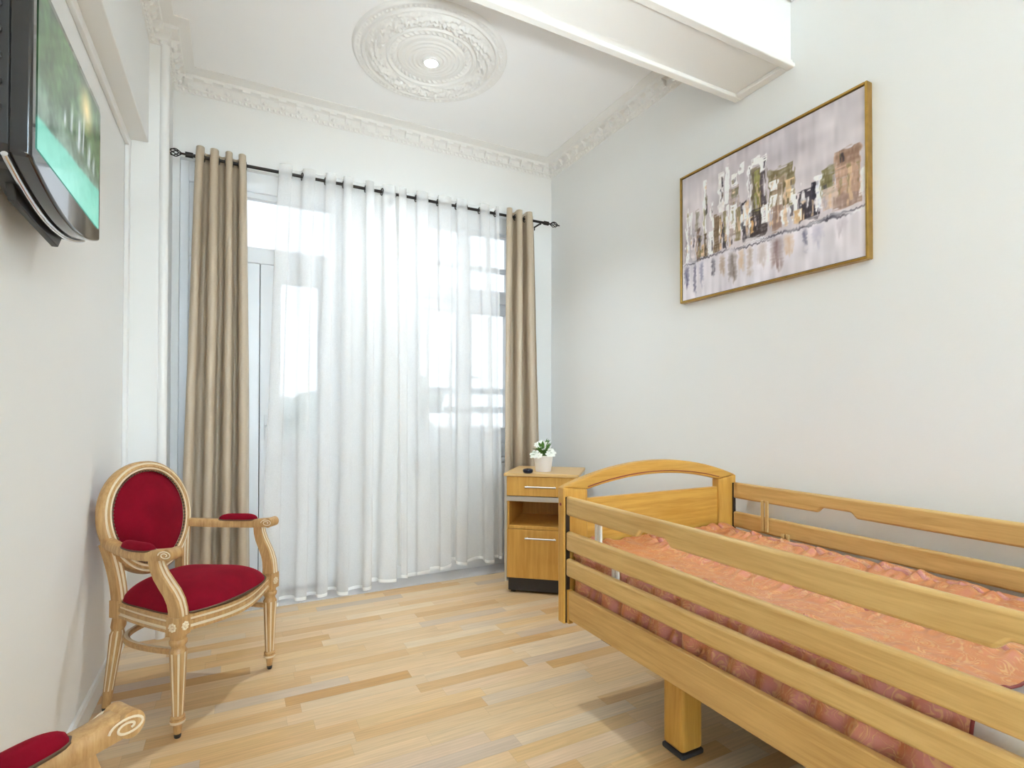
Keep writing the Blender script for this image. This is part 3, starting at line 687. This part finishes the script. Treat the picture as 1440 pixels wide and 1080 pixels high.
for k in range(5): b.box(XL+.06, TX-.045, TY0-.003, TY0+.002, 1.72+k*.05, 1.732+k*.05)
b.build('rear_housing', M['blackmat'], tv, bevel=.008, seg=3)
MB().box(XL, XL+.045, 1.56, 1.76, 1.70, 1.95).build('wall_mount', M['blackmat'], tv, bevel=.004)
def waterfall():
    Wd, Hd = 150, 90; r = np.random.RandomState(3)
    def fbm(sx, sy, seed):
        rr = np.random.RandomState(seed); g = rr.rand(sy+2, sx+2); yy = np.linspace(0, sy, Hd); xx = np.linspace(0, sx, Wd)
        y0 = yy.astype(int); x0 = xx.astype(int); fy = (yy-y0)[:, None]; fx = (xx-x0)[None]
        return g[y0][:, x0]*(1-fy)*(1-fx)+g[y0][:, x0+1]*(1-fy)*fx+g[y0+1][:, x0]*fy*(1-fx)+g[y0+1][:, x0+1]*fy*fx
    s_ = np.linspace(0, 1, Wd)[None]; t_ = np.linspace(0, 1, Hd)[:, None]; A = lambda *c: np.array(c, float)/255
    n1 = .5*fbm(12, 8, 1)+.5*fbm(40, 28, 2); n2 = fbm(60, 6, 5)
    img = A(70, 104, 70)+((n1-.5)*.45)[..., None]*A(200, 255, 160)
    sun = np.clip(1-np.hypot((s_-.72)/.16, (t_-.80)/.22), 0, 1)[..., None]; img = img*(1-sun)+A(255, 224, 150)*sun
    for (s0, w, t0, t1) in ((.46, .035, .40, .66), (.58, .06, .36, .70), (.66, .03, .38, .78), (.78, .05, .36, .62), (.88, .04, .36, .58), (.36, .03, .38, .55)):
        m = np.clip(1-np.abs(s_-s0-(t_-.5)*.1)/w, 0, 1)*np.clip((t1-t_)*10, 0, 1)*np.clip((t_-t0)*20, 0, 1)*(.35+.9*n2)
        m = np.clip(m, 0, 1)[..., None]; img = img*(1-m)+A(226, 232, 240)*m
    mist = (np.clip((.50-t_)*6, 0, 1)*.5*(.5+n1))[..., None]; img = img*(1-mist)+A(170, 190, 190)*mist
    pool = np.clip((.21+.13*s_+.02*(n1-.5)-t_)*40, 0, 1)[..., None]
    img = img*(1-pool)+(A(112, 204, 182)+((n1-.5)*.12+.10*(1-t_/.36))[..., None])*pool
    return np.clip(img, 0, 1)
picture('screen', waterfall(), lambda s, t: (TX+.0015, TY0+.028+s*(TY1-TY0-.052), 1.668+t*(TZ1-.022-1.668)), vcol_mat('lit_screen', .15, .42), tv)

# ------------------------------------------------------------------ hospital bed
bed = thing('hospital_bed', 'beech hospital bed with slatted side rails and an arched headboard', 'bed', (1.67, .80, 0))
BX0, BX1 = 1.165, 2.158; HY0, HY1 = 1.800, 1.842; FY = -.26
def YZ(u, w, q): return (q, u, w)
def XZ(u, w, q): return (u, q, w)
def headboard(name, y0, y1):
    b = MB(); b.box(BX0+.115, BX1-.115, y0+.010, y1-.010, .30, .785)
    hb = b.build(name, M['bedX'], bed, bevel=.003)
    def arc(zs, zm, n=20, x0=BX0, x1=BX1):
        return [(x0+(x1-x0)*k/n, zs+(zm-zs)*(1-(2*k/n-1)**2)) for k in range(n+1)]
    top = arc(.838, .928); bot = arc(.822, .868, x0=BX0+.118, x1=BX1-.118)
    poly = top + [(BX1-.118, .822)] * 0 + bot[::-1]
    # arched rail with mitred ends
    b = MB(); b.prism(poly, XZ, y0, y1); b.build('arch_rail', M['bedX'], hb, bevel=.008, seg=3)
    b = MB(); b.tube([(x, y0-.0005, z+.012) for x, z in bot], .0022, 6); lab(b.build('groove', M['redseam'], hb), 'dark groove along the arch')
    for xa, xb in ((BX0, BX0+.118), (BX1-.118, BX1)):
        zi = .822; zo = .838
        pol = [(xa, .293), (xb, .293), (xb, zi if xa == BX0 else zo), (xa, zo if xa == BX0 else zi)]
        b = MB(); b.prism(pol, XZ, y0, y1); b.build('post', M['bedZ'], hb, bevel=.006, seg=3)
    return hb
headboard('headboard', HY0, HY1)
headboard('footboard', FY, FY+.042)
b = MB(); b.lathe([(.006, 0), (.006, .003)], n=14)
for i, p in enumerate(b.v): b.v[i] = (BX0-p[2]+.001, 1.821+p[0], .768+p[1])
b.build('bolt_cap', M['redseam'], bed)
RT = .024
def rail(x0, z0, z1, notches=(), sgn=1):
    ya, yb = FY+.050, HY0-.006
    low = [(ya, z0)]
    for c0 in sorted(notches):
        c1 = c0+.165
        low += [(c0, z0)] + [(c0+.03*k/5, z0+.022*(.5-.5*math.cos(PI*k/5))) for k in range(1, 6)] + [(c1-.03+.03*k/5, z0+.022*(.5+.5*math.cos(PI*k/5))) for k in range(0, 6)]
    low += [(yb, z0)]
    b = MB(); b.prism(low+[(yb, z1), (ya, z1)], YZ, x0, x0+RT)
    return b.build('side_rail', M['bedY'], bed, bevel=.009, seg=3, smooth=50)
for x0 in (BX0+.006, BX1-.006-RT):
    rail(x0, .727, .803, notches=(1.215, .28)); rail(x0, .588, .664); rail(x0, .486, .556)
    ix = x0+RT if x0 < 1.6 else x0-.010
    pm = M['white_plastic'] if x0 < 1.6 else M['beige_plastic']
    for (yc, za, zb) in ((1.616, .60, .74), (1.515, .50, .61), (-.03, .60, .74), (.07, .50, .61)):
        b = MB(); b.box(ix, ix+.010, yc-.018, yc-.004, za, zb); b.box(ix, ix+.010, yc+.004, yc+.018, za, zb); b.build('rail_strut', pm, bed, bevel=.002)
    cx0 = x0+.003
    for ya in (HY0-.007, FY+.042): MB().box(cx0, cx0+.016, ya, ya+.007, .30, .80).build('rail_channel', M['darkmetal'], bed)
    # lower frame panel
    pxa = x0+.004
    b = MB(); b.box(pxa, pxa+.022, FY+.05, HY0-.022, .317, .431); b.build('frame_panel', M['panY'], bed, bevel=.004, seg=2)
    b = MB(); b.box(pxa+.001, pxa+.021, HY0-.022, HY0-.007, .30, .431); b.build('panel_end', M['bedZ'], bed)
MB().box(BX0+.095, BX1-.095, FY+.06, HY0-.02, .385, .424).build('platform', M['plinth'], bed)
for ya in (1.56, .9, .2): MB().box(BX0+.05, BX1-.05, ya, ya+.06, .29, .385).build('cross_member', M['darkmetal'], bed)
for x0 in (1.300, BX0+BX1-1.300-.095):
    for y0 in (1.298, .22):
        b = MB(); b.box(x0, x0+.095, y0, y0+.092, .018, .39); lg = b.build('leg', M['bedZ'], bed, bevel=.014, seg=4, smooth=50)
        MB().box(x0-.002, x0+.097, y0-.002, y0+.094, 0, .018).build('foot_pad', M['plinth'], lg, bevel=.006)
# mattress
b = MB(); b.box(BX0+.092, BX1-.092, FY+.075, HY0-.040, .425, .552)
tag(b.build('mattress', M['mattress'], bevel=.03, seg=5, smooth=60), 'off white mattress showing at the near end of the bed', 'mattress')
# bedspread: gathered jacquard
def spread():
    x0, x1, zt, zb = BX0+.042, BX1-.042, .590, .405
    ya, yb = .488, HY0-.012
    rr = .045
    hgt = zt-zb-rr; wdt = x1-x0-2*rr; arc = PI/2*rr
    Lt = 2*hgt+2*arc+wdt
    seams = (x0+.105, x0+.36, x1-.36, x1-.105)
    def prof(s):
        d = s*Lt
        if d < hgt: return (x0, zb+d, -1, 0)
        d -= hgt
        if d < arc: a = d/rr; return (x0+rr-rr*math.cos(a), zt-rr+rr*math.sin(a), -math.cos(a), math.sin(a))
        d -= arc
        if d < wdt: return (x0+rr+d, zt, 0, 1)
        d -= wdt
        if d < arc: a = d/rr; return (x1-rr+rr*math.sin(a), zt-rr+rr*math.cos(a), math.sin(a), math.cos(a))
        d -= arc
        return (x1, zt-rr-d, 1, 0)
    def F(s, v):
        x, z, nx, nz = prof(s); y = ya+(yb-ya)*v
        q = Vector((x*1.0, y, z))
        side = abs(nx)
        # puffed base
        h = .010*mnoise.noise(q*5.0)+.006*mnoise.noise(q*13)+.003*mnoise.noise(q*30)
        # ruched valance on the sides
        drop = max(0, min(1, (zt-z)/.10))
        wv = mnoise.noise(Vector((y*9.5, z*2.2, 5.0)))
        ru = abs(mnoise.noise(Vector((y*16+z*3.5, z*3.0, 1.7))))
        h += side*(.024*(ru*2-.75)+.010*wv)*min(1, drop+.35)
        # gathered seams along the bed
        if nz > .3:
            for k, sx_ in enumerate(seams):
                wob = .010*mnoise.noise(Vector((y*4, 0, k*7.0)))
                d = abs(x-sx_-wob)
                g = math.exp(-(d/.007)**2); sh = math.exp(-(d/.060)**2)
                on = 1 if (k in (0, 3)) else (1 if mnoise.noise(Vector((y*2.6, 3.3, k*3.0))) > -.28 else .15)
                h -= .045*g*on
                h += .020*sh*on*(.7+1.0*mnoise.noise(Vector((y*34, x*6, k*2.0))))
            # ruffle against the headboard
            e = max(0, 1-(yb-y)/.14); h += e*(.016+.020*mnoise.noise(Vector((x*22, y*9, 2.0))))
        yy = y + (.010*mnoise.noise(Vector((z*9+x*3, 0, 4.0))) if v < .02 else 0)
        h = min(h, .009) if side > .5 else h
        return (x+nx*h, yy, z+nz*h if side < .9 else z)
    b = MB(); b.grid(F, 300, 300)
    o = b.build('bedspread', M['quilt'], smooth=180, solid=.004, solid_off=-1)
    tag(o, 'coral and gold satin bedspread with gathered seams on the hospital bed', 'bedspread')
    b = MB(); P = []
    for k in range(140):
        p = F(k/139, 0.0); P.append((p[0], p[1]-.001, p[2]))
    b.tube(P, .0032, 6, up=(0, 1, 0)); b.build('piping', M['redseam'], o, smooth=180)
spread()

# ------------------------------------------------------------------ nightstand (local frame: front along +x, depth along +y)
NA = math.radians(-40); NO = (1.507, 3.018)
ns = thing('nightstand', 'beech bedside cabinet with a drawer, open shelf and door beside the bed', 'nightstand', (NO[0], NO[1], 0), NA)
NW, ND, NT = .47, .45, .755
def nb(mb, name, m, par=ns, **k): return mb.build(name, m, par, world=False, **k)
b = MB(); b.box(-.002, NW+.002, -.006, ND, NT-.020, NT); nb(b, 'top', M['nightX'], bevel=.004)
b = MB(); b.box(.016, .030, .02, ND-.006, .10, NT-.020); b.box(NW-.030, NW-.016, .02, ND-.006, .10, NT-.020); b.box(.030, NW-.030, ND-.018, ND-.006, .10, NT-.020)
b.box(.030, NW-.030, .02, ND-.018, .10, .116); b.box(.030, NW-.030, .006, ND-.018, .405, .425); b.box(.030, NW-.030, .02, ND-.018, .575, .590)
nb(b, 'carcass', M['nightZ'], bevel=.002)
for x0 in (0.0, NW-.016):
    b = MB(); b.box(x0, x0+.016, .012, ND-.004, .07, NT-.020); nb(b, 'side_strip', M['alu'], bevel=.002)
b = MB(); b.box(.016, NW-.016, .004, .022, .612, NT-.022); dr = nb(b, 'drawer', M['nightZ'], bevel=.003)
b = MB(); b.box(.016, NW-.016, .004, .020, .578, .608); nb(b, 'front_rail', M['alu'], bevel=.002)
b = MB(); b.box(.018, NW-.018, .002, .020, .098, .402); do = nb(b, 'door', M['nightZ'], bevel=.003)
for zc, par in ((.672, dr), (.352, do)):
    b = MB(); xa, xb = NW/2-.085, NW/2+.085
    b.tube([(xa, .004, zc), (xa, -.020, zc)], .004, 8); b.tube([(xb, .004, zc), (xb, -.020, zc)], .004, 8); b.tube([(xa-.012, -.022, zc), (xb+.012, -.022, zc)], .005, 10)
    b.build('handle', M['alu'], par, world=False, smooth=60)
b = MB(); b.box(.022, NW-.022, .03, ND-.02, .012, .098); nb(b, 'plinth', M['plinth'])
for (cx_, cy_) in ((.05, .05), (NW-.05, .05), (.05, ND-.05), (NW-.05, ND-.05)):
    b = MB(); b.lathe([(.016, 0), (.016, .014)], (cx_, cy_, 0), 14); nb(b, 'castor', M['blackmat'])

# plant
pp = (1.775, 2.985); PZ = NT
pl = thing('potted_flower', 'small white pot of white flowers and green leaves on the nightstand', 'plant', (pp[0], pp[1], PZ))
b = MB(); b.lathe([(.048, PZ), (.051, PZ+.004), (.062, PZ+.098), (.064, PZ+.104), (.058, PZ+.104), (.052, PZ+.088), (.001, PZ+.088)], (pp[0], pp[1], 0), 28)
b.build('pot', M['pot'], pl, smooth=40)
r2 = random.Random(4)
b = MB()
for k in range(70):
    a = r2.random()*2*PI; el = .3+r2.random()*1.1; L_ = .045+r2.random()*.05
    o = Vector((pp[0]+.022*math.cos(a)*r2.random(), pp[1]+.022*math.sin(a)*r2.random(), PZ+.092+.035*r2.random()))
    d = Vector((math.cos(a)*math.cos(el), math.sin(a)*math.cos(el), math.sin(el))); sd = d.cross(Vector((0, 0, 1))).normalized(); up_ = sd.cross(d)
    w = .009+.006*r2.random()
    q = [o, o+d*L_*.35+sd*w+up_*.004, o+d*L_*.75+sd*w*.7, o+d*L_-up_*.008, o+d*L_*.75-sd*w*.7, o+d*L_*.35-sd*w+up_*.004]
    b.add(q, [(0, 1, 2, 3, 4, 5)])
b.build('leaves', M['leaf'], pl)
def flower(c, r, petals=6, tilt=(0, 0, 1)):
    b = MB(); n = Vector(tilt).normalized(); a0 = n.orthogonal().normalized(); b0 = n.cross(a0)
    for ring, rr, lift in ((0, r, .3), (1, r*.65, .8)):
        for k in range(petals):
            a = 2*PI*(k+.5*ring)/petals; d = a0*math.cos(a)+b0*math.sin(a); t = b0*math.cos(a)-a0*math.sin(a)
            c_ = Vector(c); q = [c_, c_+d*rr*.5+t*rr*.38+n*rr*lift*.3, c_+d*rr*.95+t*rr*.2+n*rr*lift*.45, c_+d*rr*.95-t*rr*.2+n*rr*lift*.45, c_+d*rr*.5-t*rr*.38+n*rr*lift*.3]
            b.add(q, [(0, 1, 2, 3, 4)])
    b.ball(Vector(c)+n*r*.15, r*.2, n=5)
    return b.build('flower', M['petal'], pl)
vd = Vector((-.53, -.85, 0)); sd = Vector((.85, -.53, 0))
for (u, h, r, fwd) in ((-.030, .150, .020, .01), (-.010, .160, .022, .0), (-.018, .140, .018, .02), (.008, .150, .018, .0), (.000, .130, .018, .02), (.020, .158, .012, 0), (-.042, .088, .030, .035), (-.02, .082, .022, .045), (.040, .100, .030, .035), (.030, .092, .024, .045), (.036, .114, .018, .03)):
    c_ = Vector((pp[0], pp[1], PZ+h+.022))+sd*u*1.3+vd*fwd*1.25; flower(c_, r*1.15, 6, vd*.8+Vector((0, 0, .7))+sd*u*8)
# little dark dish
dz = (1.628, 2.925)
b = MB(); b.lathe([(.020, PZ), (.030, PZ+.006), (.033, PZ+.018), (.030, PZ+.026), (.018, PZ+.030), (.001, PZ+.030)], (dz[0], dz[1], 0), 24)
tag(b.build('small_box', M['dish'], smooth=40), 'small round dark blue lidded dish on the nightstand corner', 'dish')

# ------------------------------------------------------------------ armchairs
FLW = .0
def make_armchair(loc, rz, label):
    """local frame: faces +x, y to its left; origin at the floor midway between the front legs"""
    ch = thing('armchair', label, 'armchair', (loc[0], loc[1], 0), rz, 'gilt armchairs in red velvet')
    def B(mb, name, m, par=ch, **k): return mb.build(name, m, par, world=False, **k)
    W2 = [M['chairw'], M['lime']]
    # legs
    def leg(p0, p1, prof, name='leg'):
        """prof: list of (t, r) from the foot t=0 to the top t=1; fluted between t .22 and .84"""
        n = 48; b = MB(); v = []; f = []; ms = []
        a, c = Vector(p0), Vector(p1)
        for t, r in prof:
            o = a.lerp(c, t)
            for k in range(n):
                th = 2*PI*k/n; fl = (k % 6 == 0) and .24 < t < .84
                rr = r*(.86 if fl else 1.0); v.append((o.x+rr*math.cos(th), o.y+rr*math.sin(th), o.z))
        for j in range(len(prof)-1):
            mid = (prof[j][0]+prof[j+1][0])/2
            for k in range(n):
                f.append((j*n+k, j*n+(k+1) % n, (j+1)*n+(k+1) % n, (j+1)*n+k))
                ms.append(1 if (k % 6 in (0, 5) and .23 < mid < .85) or (.15 < mid < .178 and len(prof) > 12) else 0)
        f.append(tuple(range(n))[::-1]); f.append(tuple(range((len(prof)-1)*n, len(prof)*n))); ms += [0, 0]
        b.add(v, f, ms)
        o = B(b, name, W2, smooth=50)
        foot = MB(); foot.lathe([(.009, 0), (.011, .004), (.0115, .016)], (p0[0], p0[1], 0), 16); B(foot, 'foot_glide', M['blackmat'], o)
        return o
    prof = [(.04, .0112), (.10, .014), (.135, .0155), (.15, .0235), (.175, .0245), (.185, .021), (.20, .0235), (.215, .0225), (.225, .018), (.25, .0185), (.5, .0225), (.83, .028), (.84, .029), (.87, .023), (.89, .021), (.92, .028), (.95, .029), (.965, .024), (1.0, .026)]
    profb = [(.04, .0135), (.12, .016), (.22, .017), (.25, .0175), (.5, .020), (.82, .0245), (.86, .020), (.90, .025), (1, .024)]
    for s in (-1, 1):
        leg((0, s*.255, 0), (0, s*.255, .358), prof)
        leg((-.405, s*.160, 0), (-.352, s*.152, .358), profb)
    # seat rail with carved corner blocks
    b = MB()
    def strip(p, q, bow, z0=.362, z1=.418, th=.026):
        p, q = Vector(p), Vector(q); d = (q-p).normalized(); nn = Vector((d.y, -d.x)); path = []
        for k in range(17):
            t = k/16; o = p.lerp(q, t)+nn*bow*math.sin(PI*t)**1.3; path.append((o.x, o.y, (z0+z1)/2-(.012*math.sin(PI*t) if bow > .02 else 0)))
        h = (z1-z0)/2; w = th/2
        pr = [(w, -h), (w, -h*.62), (w*.72, -h*.55), (w*.72, -h*.30), (w, -h*.22), (w, h*.22), (w*.72, h*.30), (w*.72, h*.55), (w, h*.62), (w, h), (-w, h), (-w, -h)]
        mi = [0, 1, 1, 0, 0, 0, 1, 1, 0, 0, 0, 0]
        b.sweep(pr, path, mi=mi)
    strip((0, -.235), (0, .235), .048)        # front, bowed out
    strip((-.352, -.156), (-.01, -.255), .006); strip((-.01, .255), (-.352, .156), .006); strip((-.352, .156), (-.352, -.156), .0)
    B(b, 'seat_rail', W2, smooth=40)
    for s in (-1, 1):
        b = MB(); b.box(-.026, .026, s*.255-.026, s*.255+.026, .358, .424)
        for k in range(8):
            a = 2*PI*k/8
            b.ball((.027, s*.255+.011*math.cos(a), .391+.011*math.sin(a)), .005, n=4, mi=1); b.ball((.011*math.cos(a), s*.255+s*.027, .391+.011*math.sin(a)), .005, n=4, mi=1)
        b.ball((.028, s*.255, .391), .006, n=4, mi=1); b.ball((0, s*.283, .391), .005, n=4, mi=1)
        B(b, 'corner_block', W2, smooth=40)
        b = MB(); b.box(-.378, -.328, s*.153-.022, s*.153+.022, .358, .424); B(b, 'corner_block', W2, bevel=.003)
    # seat cushion
    def seat(u, v):
        # u round, v from edge to middle
        a = 2*PI*u
        ca, sa = math.cos(a), math.sin(a); e = 2/5.0
        xx = math.copysign(abs(ca)**e, ca); yy = math.copysign(abs(sa)**e, sa)
        m = 1-v
        X = -.175+.195*xx*m; hw = .262+(.168-.262)*min(1, max(0, (.02-X)/.385)); Y = hw*yy*m
        X += .045*max(0, xx)*m*(1-abs(yy)**2) - .022*(abs(yy)**3)*max(0, xx)*m
        prof_ = (1-m**4)
        Z = .420+.078*prof_**.75*(.92+.08*math.cos(yy*m*2)) - (.004 if v == 0 else 0)
        return (X, Y, Z)
    b = MB(); b.grid(seat, 80, 22, wrap_u=True); sc_ = B(b, 'seat_cushion', M['velvet'], smooth=180)
    b = MB(); P = [seat(k/80, 0.0) for k in range(80)]; b.tube([(p[0]*1.0, p[1]*1.0, p[2]+.004) for p in P], lambda t: .0032+.0009*math.cos(t*80*2*PI*.999), 6, closed=True); B(b, 'seat_braid', M['nail'], sc_, smooth=180)
    # oval back: local plane leaning back
    BC = Vector((-.380, 0, .708)); lean = Vector((-.165, 0, 1)).normalized(); nrm = Vector((1, 0, .165)).normalized(); lat = Vector((0, 1, 0))
    RA, RB = .190, .208
    def bp(a, k=1.0, off=0.0):
        c_, s_ = math.cos(a), math.sin(a); hw = RA*(1+.05*s_)
        return BC+lat*(hw*k*c_)+lean*(RB*k*s_)+nrm*off
    # frame ring
    pr = [(-.018, -.022), (.018, -.022), (.021, -.010), (.019, .012), (.013, .017), (.011, .0145), (.007, .0145), (.005, .019), (-.004, .021), (-.007, .017), (-.011, .016), (-.014, .018), (-.020, .010), (-.021, -.008)]
    mi = [0, 0, 0, 0, 1, 1, 1, 0, 0, 1, 1, 0, 1, 0]
    b = MB(); n = 96; v = []; f = []; ms = []
    for i in range(n):
        a = 2*PI*i/n; p = bp(a); rad = (bp(a, 1.1)-bp(a, .9)).normalized()
        for (x_, z_) in pr: v.append(p+rad*x_+nrm*z_)
    for i in range(n):
        j = (i+1) % n
        for k in range(len(pr)):
            k2 = (k+1) % len(pr); f.append((i*len(pr)+k, i*len(pr)+k2, j*len(pr)+k2, j*len(pr)+k)); ms.append(mi[k])
    b.add(v, f, ms); bf = B(b, 'back_frame', W2, smooth=45)
    def pad(u, v, s=1):
        a = 2*PI*u; k = (1-v)*.90
        return bp(a, k, s*(.008+.026*(1-((1-v))**2.6)))
    b = MB(); b.grid(lambda u, v: pad(u, v, 1), 72, 14, wrap_u=True); b.grid(lambda u, v: pad(u, v, -1), 72, 14, wrap_u=True); bc = B(b, 'back_cushion', M['velvet'], smooth=180)
    b = MB(); nn_ = 84
    b.tube([bp(2*PI*k/(nn_*6), .895, .0155) for k in range(nn_*6)], lambda t: .0026+.0016*math.cos(2*PI*t*nn_*(nn_*6-1)/(nn_*6)), 6, closed=True, up=(1, 0, .1)); B(b, 'nailhead_trim', M['nail'], bc, smooth=180)
    # back posts
    grv = [(.020, -.018), (.020, .018), (.012, .020), (.009, .016), (.005, .016), (.003, .020), (-.003, .020), (-.005, .016), (-.009, .016), (-.012, .020), (-.020, .018), (-.020, -.018)]
    gm = [0, 0, 1, 1, 1, 0, 1, 1, 1, 0, 0, 0]
    for s in (-1, 1):
        P = []
        for k in range(13):
            t = k/12; z = .40+.245*t; P.append((-.352-.018*t-.008*t*t, s*(.151+.002*t+.030*t*t), z))
        b = MB(); b.sweep(grv, P, up=(1, 0, 0), scale=lambda t: (1.0+.12*t*t, 1.0), mi=gm); B(b, 'back_post', W2, smooth=40)
    # arms
    for s in (-1, 1):
        zA = .640
        P = []
        for k in range(21):
            t = k/20; x = -.378+.373*t
            y = s*(.186+.092*math.sin(min(1, t*1.25)*PI/2)**1.1 - .004*t)
            z = zA+.010*(1-t)**2 - .006*math.sin(PI*t) + .012*max(0, t-.75)*4*.5
            P.append((x, y, z))
        ap = [(.021, -.016), (.023, -.004), (.020, .012), (.014, .016), (-.014, .016), (-.020, .012), (-.023, -.004), (-.021, -.016)]
        b = MB(); b.sweep(ap, P, scale=lambda t: (.90+.25*max(0, t-.7)*3, 1.0+.10*t))
        xe, ye, ze = P[-1]
        # rolled scroll end
        n = 20; b.prism([(xe-.004+.019*math.cos(2*PI*k/n), ze-.001+.021*math.sin(2*PI*k/n)) for k in range(n)], lambda u, w, q: (u, q, w), ye-.027, ye+.027)
        for side in (-1, 1):
            Q = []
            for k in range(34):
                a = k/33*2*PI*1.65; r = .015-.0115*k/33
                Q.append((xe-.014-.012*math.cos(a)*r/.0125*1.9 + .004, ye+side*.0275, ze-.0015+r*math.sin(a)))
            b.tube(Q, .0020, 6, mi=1, up=(0, 1, 0))
        if False: b.tube([(xe-.028-.10*t, ye+s*0-s*.0+ (P[-1-int(t*5)][1]-ye) + .0245*(-s), ze-.012+.008*t) for t in [i/6 for i in range(7)]], .0018, 6, mi=1)
        arm = B(b, 'arm', W2, smooth=45)
        # pad
        c0, c1 = 7, 16
        def padf(u, v):
            t = c0+(c1-c0)*v; i = int(min(19, t)); fr = t-i; p = Vector(P[i]).lerp(Vector(P[i+1]), fr)
            e = max(0.0, 1-(2*v-1)**4)**.5
            a = PI*u; return (p.x, p.y+.0235*e*math.cos(a)*1.0, p.z+.013+.030*e*math.sin(a)**.8)
        b = MB(); b.grid(padf, 18, 24); B(b, 'arm_pad', M['velvet'], arm, smooth=180)
        b = MB(); edge = [padf(0, k/23) for k in range(24)]+[padf(1, 1-k/23) for k in range(24)]
        b.tube([(p[0], p[1], p[2]+.003) for p in edge], .003, 6, closed=True); B(b, 'pad_braid', M['nail'], arm, smooth=180)
        # S curved support
        SP = [(.000, .255, .420), (-.001, .256, .445), (-.006, .259, .475), (-.018, .263, .505), (-.036, .268, .535), (-.054, .272, .565), (-.066, .275, .595), (-.071, .277, .620), (-.072, .277, .636)]
        SS = []
        for k in range(33):
            t = k/32*(len(SP)-1); i = min(len(SP)-2, int(t)); fr = t-i; a_, c_ = Vector(SP[i]), Vector(SP[i+1]); q = a_.lerp(c_, fr); SS.append((q.x, s*q.y, q.z))
        b = MB(); b.sweep(grv, SS, up=(1, 0, 0), scale=lambda t: (1.05-.15*t, 1.30-.45*t), mi=gm); B(b, 'arm_support', W2, smooth=40)
    # U shaped stretcher
    P = []
    for k in range(41):
        t = k/40; a = PI*t
        y = .245*math.cos(a); y = math.copysign(abs(y/.245)**.55*.235, y); x = -.005-.345*math.sin(a)**.75
        P.append((x, y, .288))
    b = MB(); b.sweep([(.010, -.009), (.012, .004), (.006, .010), (-.006, .010), (-.012, .004), (-.010, -.009)], P, mi=[0, 0, 1, 0, 0, 0]); B(b, 'stretcher', W2, smooth=50)
    return ch
make_armchair((-.018, 2.404), math.radians(-37.9), 'gilt armchair with red velvet oval back standing before the left drape')
make_armchair((.010, .835), math.radians(36), 'gilt armchair in the near left corner showing only its red arm pad')

# ------------------------------------------------------------------ outside
struct(MB().box(-60, 70, 4.9, 160, -3.4, -3.2).build('ground_outside', M['ground']), 'pale ground below the balcony')
bal = thing('balcony', 'white balcony with a parapet beyond the glazed door', 'balcony', (.2, 4.3, -.1))
MB().box(-1.2, 1.02, YB+T, 4.9, -.16, -.02).build('slab', M['parapet'], bal)
MB().box(-1.2, 1.02, 4.82, 4.9, -.02, .84).build('parapet', M['parapet'], bal)
MB().box(-1.2, 1.02, 4.80, 4.92, .84, .90).build('coping', M['parapet'], bal, bevel=.006)
def tree(x, y, h, r, seed, label):
    t = thing('tree', label, 'tree', (x, y, -3.2), group='trees beyond the balcony')
    b = MB(); b.tube([(x, y, -3.2), (x+.1, y, -3.2+h*.6)], .16, 8); b.build('trunk', M['trunk'], t, smooth=60)
    b = MB(); q = random.Random(seed)
    for k in range(14):
        a = q.random()*2*PI; rr = r*math.sqrt(q.random())*.75; z = -3.2+h*(.45+.45*q.random())
        c_ = (x+rr*math.cos(a), y+rr*math.sin(a), z); s = r*(.30+.25*q.random()); n0 = len(b.v); b.ball(c_, s, s, s*.8, n=9)
        for i in range(n0, len(b.v)):
            p = Vector(b.v[i]); d = mnoise.noise(p*1.7)*.35*s+mnoise.noise(p*4.5)*.2*s; b.v[i] = tuple(p+(p-Vector(c_)).normalized()*d)
    b.build('crown', M['hedge'], t, smooth=180)
tree(2.3, 30, 5.0, 2.0, 1, 'pale leafy tree seen through the balcony door glass')
tree(5.2, 36, 5.6, 2.6, 2, 'rounded leafy tree standing right of the one seen through the door')
tree(9.3, 30, 6.8, 1.6, 3, 'tall leafy tree seen through the left light of the window')
